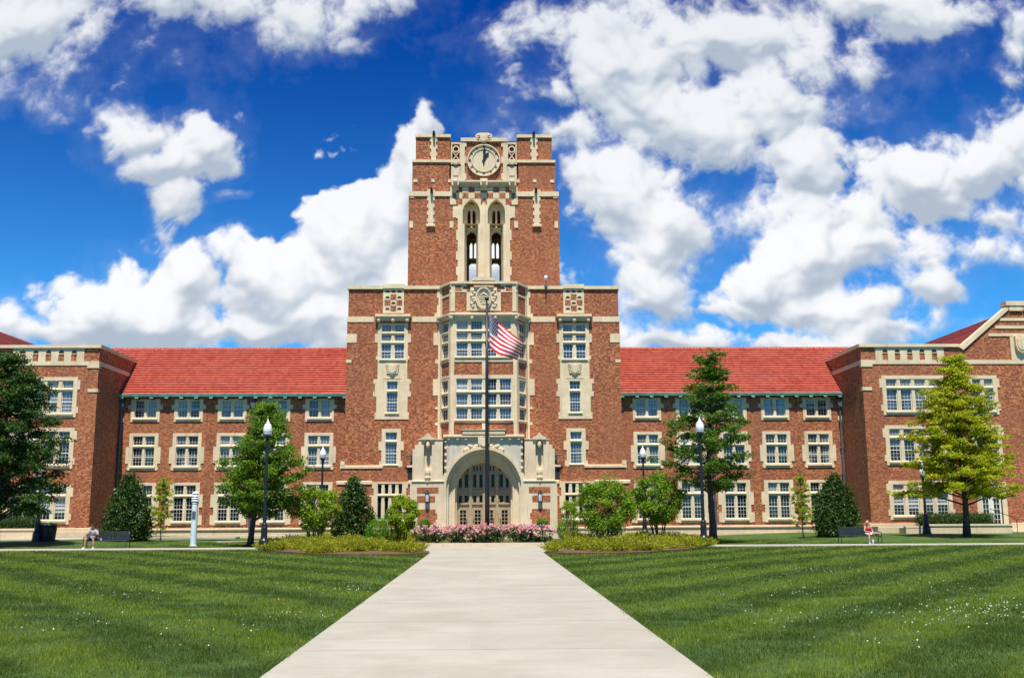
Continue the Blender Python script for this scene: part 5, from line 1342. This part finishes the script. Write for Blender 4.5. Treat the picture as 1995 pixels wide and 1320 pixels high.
# -- left: hunched over a phone held at chest height, knees apart
def body1(m):
    limb(m, [(0, .02, .56), (0, .03, .72), (0, -.03, .93), (0, -.05, 1.02)], [.15, .14, .155, .10]); m.capsule((-.15, -.03, .98), (.15, -.03, .98), .075, .075)
    m.capsule((-.08, .03, .54), (.08, .03, .54), .12, .12); limb(m, [(0, -.05, 1.02), (0, -.09, 1.13)], [.062, .056])
    q = head(m, (0, -.14, 1.20), (0, -.80, -.62))
    for s in (-1, 1):
        limb(m, [(s * .10, .0, .53), (s * .20, -.46, .53), (s * .25, -.52, .09)], [.095, .062, .042]); m.capsule((s * .24, -.50, .36), (s * .245, -.515, .22), .056, .048)
        m.capsule((s * .25, -.50, .05), (s * .27, -.68, .035), .042, .036)
        limb(m, [(s * .205, -.03, .97), (s * .33, -.12, .76), (s * .10, -.36, .86)], [.056, .042, .027])
        hand(m, (s * .10, -.36, .86), (-s * .75, -.25, .45), s, (0, -.5, .5), .9)
    return q
def shirt1(m):
    limb(m, [(0, .02, .58), (0, .03, .72), (0, -.03, .92), (0, -.05, .99)], [.165, .158, .172, .115]); m.capsule((-.15, -.03, .97), (.15, -.03, .97), .092, .092)
    for s in (-1, 1): m.capsule((s * .19, -.03, .96), (s * .275, -.085, .845), .082, .070)
def shorts1(m):
    m.capsule((-.08, .03, .54), (.08, .03, .54), .135, .135)
    for s in (-1, 1): m.capsule((s * .10, .0, .54), (s * .175, -.34, .54), .112, .092)
def shoes1(m):
    for s in (-1, 1): m.capsule((s * .25, -.50, .055), (s * .272, -.70, .042), .054, .044); m.box(s * .262 - .05, s * .262 + .05, -.74, -.45, .004, .03)
def hair1(m):
    m.capsule((0, -.11, 1.245), (0, -.16, 1.265), .098, .096); m.capsule((-.03, -.05, 1.20), (.03, -.05, 1.20), .07, .07)
def phone1(m): m.box(-.04, .04, -.47, -.455, .90, 1.03)
p1 = person('person in a grey shirt and dark shorts bent over a phone on the left bench', (PX(181.5, 1040, BY) , BY - .0, ground(0, 0) + .0), skin((.36, .16, .09)),
  dict(body=body1, wear=[('shirt', shirt1, mat('grey_cotton', varied((.36, .36, .40), .12, 10), rough=.9), .012), ('shorts', shorts1, mat('dark_cotton', color=(.012, .014, .022), rough=.9), .012), ('shoes', shoes1, mat('white_canvas', color=(.72, .72, .72), rough=.8), .009), ('hair', hair1, mat('dark_hair', color=(.018, .010, .007), rough=.7), .010)]))
ph = MB(); ph.box(-.038, .038, -.004, .004, -.07, .07); po1 = ph.build('phone', M['black']); po1.location = (p1.location.x, p1.location.y - .47, p1.location.z + .955); po1.rotation_euler = (rad(-35), 0, 0); tag(po1, 'small dark phone held by the person on the left bench', 'phone')
# -- right: long fair hair, head turned aside, one ankle across the other knee
def body2(m):
    limb(m, [(0, .03, .55), (0, .05, .70), (-.02, .02, .90), (-.03, .0, .99)], [.135, .115, .13, .085]); m.capsule((-.14, .01, .955), (.11, .01, .955), .060, .060)
    m.capsule((-.08, .03, .53), (.08, .03, .53), .115, .115); limb(m, [(-.03, .0, .99), (-.045, -.04, 1.11)], [.048, .045])
    q = head(m, (-.06, -.07, 1.185), (-.62, -.70, -.34), s=.95)
    limb(m, [(-.09, .0, .52), (-.13, -.45, .52), (-.15, -.48, .09)], [.088, .056, .037]); m.capsule((-.14, -.47, .36), (-.145, -.475, .22), .050, .042); m.capsule((-.15, -.47, .05), (-.17, -.65, .035), .036, .03)
    limb(m, [(.10, -.02, .53), (.40, -.32, .60), (.02, -.50, .62)], [.088, .056, .037]); m.capsule((.27, -.39, .61), (.16, -.44, .615), .050, .043); m.capsule((.02, -.50, .62), (-.06, -.62, .56), .036, .028)
    limb(m, [(.165, .01, .945), (.24, -.02, .72), (.16, -.28, .66)], [.046, .035, .023]); hand(m, (.16, -.28, .66), (-.5, -.8, -.1), 1, (0, -.2, -1), .8)
    limb(m, [(-.195, .01, .945), (-.24, -.06, .72), (-.08, -.30, .70)], [.046, .035, .023]); hand(m, (-.08, -.30, .70), (.6, -.7, -.1), -1, (0, -.2, -1), .8)
    return q
def top2(m): limb(m, [(0, .03, .60), (0, .05, .70), (-.02, .02, .88), (-.03, .01, .93)], [.142, .128, .142, .105]); m.capsule((-.10, .01, .93), (.08, .01, .93), .07, .07); m.capsule((-.09, -.08, .86), (.05, -.08, .86), .07, .07)
def shorts2(m):
    m.capsule((-.08, .03, .54), (.08, .03, .54), .128, .128); m.capsule((-.09, .0, .53), (-.115, -.27, .53), .104, .088); m.capsule((.10, -.02, .535), (.27, -.19, .57), .104, .088)
def hair2(m):
    f = Vector((-.62, -.70, -.34)).normalized(); c = Vector((-.06, -.07, 1.185))
    m.capsule(c - f * .03 + Vector((0, 0, .045)), c - f * .005 + Vector((0, 0, .06)), .094, .090)
    for a, b, r in (((-.0, .04, 1.19), (.03, .06, .86), .07), ((.05, -.02, 1.18), (.08, -.06, .84), .052), ((-.12, .03, 1.17), (-.15, -.02, .84), .048), ((-.02, .07, 1.15), (-.03, .09, .82), .07)): m.capsule(a, b, r, r * .6)
def shoes2(m): m.capsule((-.15, -.47, .055), (-.172, -.66, .042), .046, .038); m.capsule((.0, -.52, .615), (-.07, -.63, .555), .046, .036)
p2 = person('person with long fair hair in a red top and pale shorts on the right bench', (PX(1692, 1040, BY + .5), BY + .5, 0.0), skin((.56, .30, .19)),
  dict(body=body2, wear=[('top', top2, mat('red_cotton', varied((.52, .025, .04), .12, 10), rough=.9), .011), ('shorts', shorts2, mat('pale_cotton', varied((.62, .60, .56), .08, 10), rough=.9), .011), ('shoes', shoes2, mat('white_canvas', color=(.74, .72, .70), rough=.8), .009), ('hair', hair2, mat('fair_hair', varied((.50, .27, .085), .3, 14), rough=.6), .011)]))
# drinks beside them
cu = thing('paper_cup', 'pale paper cup with a red lid on the left bench beside the person', 'cup', (PX(199, 1040, BY), BY - .1, .448))
m = MB(); m.lathe([(.032, 0), (.045, .13)], 14); m.build('cup', M['white'], cu)
m = MB(); m.lathe([(.048, .131), (.048, .145), (.04, .155)], 14); m.build('lid', mat('red_plastic', color=(.5, .03, .05), rough=.4), cu)
cu = thing('paper_cup', 'white drink cup on the ground by the right bench', 'cup', (PX(1700, 1050, BY), BY - .05, .02))
m = MB(); m.lathe([(.045, 0), (.065, .2)], 14); m.build('cup', M['white'], cu)
m = MB(); m.lathe([(.068, .201), (.068, .22), (.05, .235)], 14); m.build('lid', M['white'], cu)

# ------------------------------------------------------------------ grass blades and clover heads
BEDS = [gpoly(bedL), gpoly(bedR), pl]
def in_any(x, y):
    res = np.zeros(len(x), bool)
    for poly in BEDS:
        c = np.zeros(len(x), bool); j = len(poly) - 1
        for i in range(len(poly)):
            xi, yi = poly[i]; xj, yj = poly[j]
            if yi != yj: c ^= ((yi > y) != (yj > y)) & (x < (xj - xi) * (y - yi) / (yj - yi) + xi)
            j = i
        res |= c
    return res
def blades(y0, y1, dens, h, wd, rng):
    area_w = .58 * y1 + 2.5; n = int((y1 - y0) * 2 * area_w * dens)
    x = rng.uniform(-area_w, area_w, n); y = rng.uniform(y0, y1, n)
    nz = vnoise(x, y, 1.7, 3) * .6 + vnoise(x, y, 4.5, 4) * .4
    k = (np.abs(x) < .56 * y + 2.5) & (np.abs(x - PC) > PH - .09 * rng.random(n) * vnoise(x * 3, y, 1.3, 9) + .01) & (rng.random(n) < .35 + .9 * nz) & ~in_any(x, y) & ~((y > WY0 - .05) & (y < WY1 + .05)) & ~((y > 66) & (np.abs(x) > 16)) & ~((y > 57) & (np.abs(x) < 14))
    x, y, nz = x[k], y[k], nz[k]; n = len(x)
    gz = .26 * np.clip((y - 56) / 13, 0, 1) ** 2 * np.where(np.abs(x) > 20, 1, .4)
    az = rng.uniform(0, 6.283, n); le = rng.uniform(.1, .75, n); hh = h * rng.uniform(.5, 1.25, n) * (.6 + .8 * nz); w_ = wd * rng.uniform(.6, 1.3, n)
    bz = rng.uniform(0, 6.283, n)
    base = np.stack([x, y, gz - .005], 1); sd_ = np.stack([np.cos(bz), np.sin(bz), 0 * bz], 1) * w_[:, None]
    tip = base + np.stack([np.cos(az) * le * hh, np.sin(az) * le * hh, hh], 1)
    return np.stack([base - sd_, base + sd_, tip], 1).reshape(-1, 3)
rg = np.random.default_rng(77)
V = np.concatenate([blades(10.5, 18, 1700, .060, .0042, rg), blades(18, 27, 850, .062, .0062, rg), blades(27, 40, 420, .064, .0095, rg), blades(40, 68, 190, .066, .015, rg)])
tag(np_mesh('grass', V, 3, M['grass']), kind='stuff')
cl = []
for px, py, sx, sy, n_ in ((690, 1150, 90, 10, 60), (720, 1200, 90, 14, 34), (840, 1110, 60, 4, 26), (250, 1160, 130, 12, 30), (120, 1215, 130, 26, 26), (420, 1235, 200, 40, 26), (560, 1200, 40, 8, 12),
                          (1600, 1112, 90, 6, 90), (1560, 1152, 50, 9, 44), (1830, 1142, 70, 8, 26), (1860, 1195, 100, 20, 150), (1960, 1185, 50, 18, 60), (1560, 1200, 120, 16, 26), (1440, 1165, 60, 20, 12), (1700, 1230, 200, 40, 34), (1400, 1108, 60, 5, 18)):
    for k in range(int(n_ * (.5 if px > 1000 else .75))):
        x, y = G(px + rg.normal() * sx * .6, py + rg.normal() * sy * .6)
        if abs(x - PC) < PH + .15 or y > WY0 - .2: continue
        cl.append((x, y, .055 + rg.random() * .025))
V = leaf_verts(cl, [(.011, .011, .009)] * len(cl), 8, .019, .8, .6, aspect=.9)
tag(np_mesh('clover_heads', V, 4, M['clover']), kind='stuff')
# ------------------------------------------------------------------ cloud field over the forward sky (x = east/north slope, z = height/north slope)
def gnoise(x, y, seed):
    r = np.random.default_rng(seed); a = r.random((128, 128)) * 2 * np.pi; gx, gy = np.cos(a), np.sin(a)
    x0 = np.floor(x).astype(int); y0 = np.floor(y).astype(int); fx_, fy_ = x - x0, y - y0
    u, v = fx_**3 * (fx_ * (fx_ * 6 - 15) + 10), fy_**3 * (fy_ * (fy_ * 6 - 15) + 10)
    def d(i, j):
        a_, b_ = (x0 + i) % 128, (y0 + j) % 128
        return gx[a_, b_] * (fx_ - i) + gy[a_, b_] * (fy_ - j)
    return ((d(0, 0) * (1 - u) + d(1, 0) * u) * (1 - v) + (d(0, 1) * (1 - u) + d(1, 1) * u) * v) * 1.5
def fbm(x, y, sc, oct_, seed, gain=.5, bil=False):
    s = np.zeros_like(x); a = 1.0; f = sc; tot = 0
    for k in range(oct_):
        c, s_ = math.cos(.6 * k + .3), math.sin(.6 * k + .3)
        n = gnoise((x * c - y * s_) * f + 17.3 * k, (x * s_ + y * c) * f + 9.1 * k, seed + k)
        s += a * (np.abs(n) * 2 - .55 if bil else n); tot += a; a *= gain; f *= 2.03
    return s / tot
# photo column, row, half-width, half-height, weight, wispiness 0..1
BLOBS = [
 (300,-30,390,125,1,.45),(60,40,190,100,1,.6),(540,20,180,85,.9,.55),(90,-60,260,160,1,.4),(40,165,110,60,.45,1),(570,80,110,40,.4,1),
 (395,275,64,76,1.1,.3),(262,262,70,56,1.05,.45),(345,375,60,76,1.05,.35),(322,315,86,70,1.05,.35),(440,386,55,16,.5,1),(255,218,34,24,.45,1),
 (40,640,85,52,.9,.45),(190,610,120,88,1.15,.15),(320,630,150,84,1.15,.15),(400,565,80,80,1.0,.25),(470,500,46,46,.7,.5),(545,565,84,94,1.2,.05),(680,480,92,142,1.3,.02),(770,570,80,150,1.1,.05),(800,330,52,78,1.1,.1),(832,255,28,58,1.1,.1),(650,615,170,66,1.1,.1),(480,650,290,44,1,.2),(770,430,64,80,1.0,.2),(930,535,130,75,1.1,.1),(200,540,50,30,.5,.9),
 (1210,130,170,140,1.1,.35),(1060,190,100,50,1,.45),(1090,260,160,58,1.0,.5),(1400,60,330,105,1.0,.5),(1700,5,270,80,1.0,.5),(1210,340,150,96,1.1,.3),(1310,210,180,110,1.1,.35),(1320,420,110,80,1,.5),(1285,545,66,100,.9,.6),(1290,470,80,66,.9,.5),(1480,190,130,100,.9,.55),(1570,110,190,90,.75,.6),(1640,190,90,60,.4,.9),
 (1575,330,96,78,1.1,.2),(1650,420,180,70,1.05,.35),(1500,540,118,74,1.15,.1),(1600,500,140,85,1.1,.2),(1800,350,160,90,1.1,.25),(1720,470,200,76,1.0,.35),(1910,320,120,85,1,.4),(1990,260,80,66,1,.4),(1960,410,100,60,.9,.5),(1570,590,90,55,1,.3),(1680,600,140,54,.9,.45),(1850,490,150,48,.9,.5),(1800,570,64,56,.9,.4),
 (1540,665,120,30,1.1,.1),(1330,655,140,30,1,.2),(1220,640,80,34,.7,.5),(1985,110,45,66,.9,.5),(1985,30,50,60,.9,.5),(1180,50,80,70,.9,.5),(1110,405,24,18,.7,.4),(1220,500,44,20,.55,.9),(1740,635,100,26,.9,.3),(1975,515,44,14,.5,.8),(1450,430,70,50,.45,1),(1240,590,60,50,.6,.8),(1870,640,60,14,.4,.9),
]
def cloud_field(x, z, bl):
    """returns opacity and brightness on the grid"""
    wx = x + .030 * fbm(x, z, 5, 4, 40) + .010 * fbm(x, z, 26, 3, 44); wz = z + .028 * fbm(x, z, 5, 4, 60) + .010 * fbm(x, z, 26, 3, 64)
    D = np.full_like(x, -1.2); Wp = np.zeros_like(x); WW = np.full_like(x, 1e-4)
    for (cx, cz, rx, rz, w, ws) in bl:
        q = 1 - np.sqrt(((wx - cx) / rx) ** 2 + ((wz - cz) / rz) ** 2)
        v = np.where(q > 0, q * w * min(1.25, .45 + min(rx, rz) / .055), q * (1.2 if w > .6 else 1.6)) - (1 - w) * .35
        k = np.exp(np.clip(v, -3, 2) * 4); Wp += k * ws; WW += k
        h = np.clip(.5 + .5 * (v - D) / .22, 0, 1); D = D * (1 - h) + v * h + .22 * h * (1 - h)
    wisp = Wp / WW
    f1 = fbm(wx, wz, 9, 8, 1, .56); f2 = fbm(x + .02 * f1, z - .02 * f1, 30, 6, 20, .6); bi = fbm(wx, wz, 13, 6, 80, .52, True)
    d = D + .17 - .10 * wisp + f1 * (1.0 + .8 * wisp) + bi * (.75 * (1 - wisp) + .15) + f2 * (.20 + .75 * wisp)
    soft = .20 + .75 * wisp
    def ss(a, b, v): t_ = np.clip((v - a) / (b - a), 0, 1); return t_ * t_ * (3 - 2 * t_)
    alpha = ss(-.04, 1.0, d / soft * .8) 
    veil = ss(-.9, .25, D + f1 * 1.3 + f2 * .9) * wisp * .16
    alpha = np.clip(1 - (1 - alpha) * (1 - veil), 0, 1)
    # light: the cloud face as a relief lit from high behind the viewer
    fl = fbm(wx, wz, 9, 4, 1, .5); bl_ = fbm(wx, wz, 13, 4, 80, .45, True)
    H = np.clip(D * .5 + fl * .5, -.3, 1.1) * .060 + bl_ * .0125 * (1 - .4 * wisp) + f2 * .0012 + f1 * .002
    gz_, gx_ = np.gradient(H, z[:, 0], x[0, :])
    n = 1 / np.sqrt(gx_ ** 2 + gz_ ** 2 + 1)
    lam = (-gx_ * -.12 - gz_ * .46 + .80) * n
    up = np.clip((d - np.roll(d, -int(.03 / (z[1, 0] - z[0, 0])), 0)) * .10, -.16, .12)
    def blur(a, k):
        for ax in (0, 1): c = np.cumsum(np.pad(a, [(k + 1, k) if q == ax else (0, 0) for q in (0, 1)], mode='edge'), axis=ax); a = (np.take(c, range(2 * k + 1, c.shape[ax]), ax) - np.take(c, range(0, c.shape[ax] - 2 * k - 1), ax)) / (2 * k + 1)
        return a
    px_ = max(1, int(round(.0022 / (x[0, 1] - x[0, 0]))))
    lam = .45 * blur(lam, px_) + .55 * blur(blur(lam, px_ * 4), px_ * 3) + .10 * f2 * wisp + .04 * f1
    up[-40:] = 0
    lum = ss(.14, .90, lam + up) * (1 - .22 * ss(.9, 2.2, d) * wisp)
    return alpha, lum, wisp
# ------------------------------------------------------------------ sky, sun, camera
SUN_EL, SUN_AZ = rad(66), rad(-4)               # azimuth measured from straight behind the camera, minus = to the left
sd = Vector((math.sin(SUN_AZ) * math.cos(SUN_EL), -math.cos(SUN_AZ) * math.cos(SUN_EL), math.sin(SUN_EL)))
sl = bpy.data.lights.new('sun', 'SUN'); sl.energy = 5.0; sl.angle = rad(.53); sl.color = (1, .955, .87)
so = bpy.data.objects.new('sun', sl); C.objects.link(so); so.rotation_euler = sd.to_track_quat('Z', 'Y').to_euler(); so.location = (0, 0, 60)
W = bpy.data.worlds.new('World'); bpy.context.scene.world = W; W.use_nodes = True
t = NT(W.node_tree)
bg = t.n['Background']; bg.inputs['Strength'].default_value = .05
sky = t.add('ShaderNodeTexSky', sky_type='NISHITA', sun_disc=False, sun_elevation=SUN_EL, sun_rotation=math.atan2(sd.x, sd.y), altitude=300, air_density=1.0, dust_density=.4, ozone_density=2.5)
tc = t.add('ShaderNodeTexCoord').outputs['Generated']
s = t.add('ShaderNodeSeparateXYZ', {0: tc})
el = s.outputs[2]
filt = t.mix(t.ramp(el, .04, .50), (.50, 1.70, 2.55), (.004, .43, 1.45))
blue = t.mix(1.0, sky.outputs[0], filt, 'MULTIPLY')
t.l.new(blue, bg.inputs['Color'])
bl = []
for (bx, by, rx, ry, wt, ws) in BLOBS:
    d = ray(bx, by); bl.append((d.x / d.y, d.z / d.y, rx / FPX * 1.03, ry / FPX * 1.05, wt, ws))
gx_ = np.linspace(-1.05, 1.05, 1800); gz_ = np.linspace(-.02, .74, 660); gx_, gz_ = np.meshgrid(gx_, gz_)
al, lum, wsp = cloud_field(gx_, gz_, bl)
ln = np.sqrt(gx_ ** 2 + 1 + gz_ ** 2); elv = gz_ / ln
lum = np.clip(lum - .26 * np.clip((elv - .25) / .22, 0, 1), 0, 1)[..., None]
edge = np.clip((1.05 - np.abs(gx_)) / .1, 0, 1) * np.clip((.74 - gz_) / .05, 0, 1) * np.clip((gz_ + .02) / .03, 0, 1)
col = (1 - lum) * np.array([.44, .52, .63]) + lum * np.array([.97, .98, 1.0])
rgba = np.concatenate([col, (al * edge)[..., None]], 2).reshape(-1, 4).astype(np.float32)
co_ = (np.stack([gx_, np.ones_like(gx_), gz_], 2) / ln[..., None] * 2600).reshape(-1, 3).astype(np.float32)
R_, C_ = gx_.shape; idx = np.arange(R_ * C_).reshape(R_, C_)
q = np.stack([idx[:-1, :-1], idx[:-1, 1:], idx[1:, 1:], idx[1:, :-1]], 2).reshape(-1, 4)
q = q[rgba[:, 3][q].max(1) > .004]
me = bpy.data.meshes.new('sky'); me.vertices.add(len(co_)); me.vertices.foreach_set('co', co_.ravel())
me.loops.add(q.size); me.loops.foreach_set('vertex_index', q.ravel().astype(np.int32)); me.polygons.add(len(q)); me.polygons.foreach_set('loop_start', np.arange(len(q), dtype=np.int32) * 4)
me.polygons.foreach_set('use_smooth', np.ones(len(q), bool))
at_ = me.color_attributes.new('cloud', 'FLOAT_COLOR', 'POINT'); at_.data.foreach_set('color', rgba.ravel()); me.update(calc_edges=True)
cm = bpy.data.materials.new('clouds'); cm.use_nodes = True; ct = NT(cm.node_tree); ct.n.remove(ct.n['Principled BSDF'])
a_ = ct.add('ShaderNodeAttribute', attribute_name='cloud'); em = ct.add('ShaderNodeEmission', {'Color': a_.outputs['Color'], 'Strength': .70})
mx = ct.add('ShaderNodeMixShader', {0: a_.outputs['Alpha'], 1: ct.add('ShaderNodeBsdfTransparent').outputs[0], 2: em.outputs[0]}); ct.l.new(mx.outputs[0], ct.n['Material Output'].inputs[0])
cm.cycles.emission_sampling = 'NONE'; me.materials.append(cm)
so_ = bpy.data.objects.new('sky', me); C.objects.link(so_); tag(so_, kind='structure')
cam = bpy.data.cameras.new('camera'); co = bpy.data.objects.new('camera', cam); C.objects.link(co)
cam.sensor_width = 36; cam.sensor_fit = 'HORIZONTAL'; cam.lens = 36 * FPX / 1995; cam.clip_end = 6000; cam.clip_start = .1
co.matrix_world = Matrix.Translation((CX, 0, EYE)) @ CAMR.to_4x4()
S = bpy.context.scene; S.camera = co
S.render.resolution_x, S.render.resolution_y = 1024, 677
S.view_settings.view_transform = 'Standard'; S.view_settings.look = 'None'; S.view_settings.gamma = 1; S.view_settings.exposure = .52
S.cycles.max_bounces = 6; S.cycles.diffuse_bounces = 3; S.cycles.glossy_bounces = 2; S.cycles.transmission_bounces = 3; S.cycles.transparent_max_bounces = 6
S.cycles.use_denoising = True
try: W.cycles.sampling_method = 'MANUAL'; W.cycles.sample_map_resolution = 512
except Exception: pass
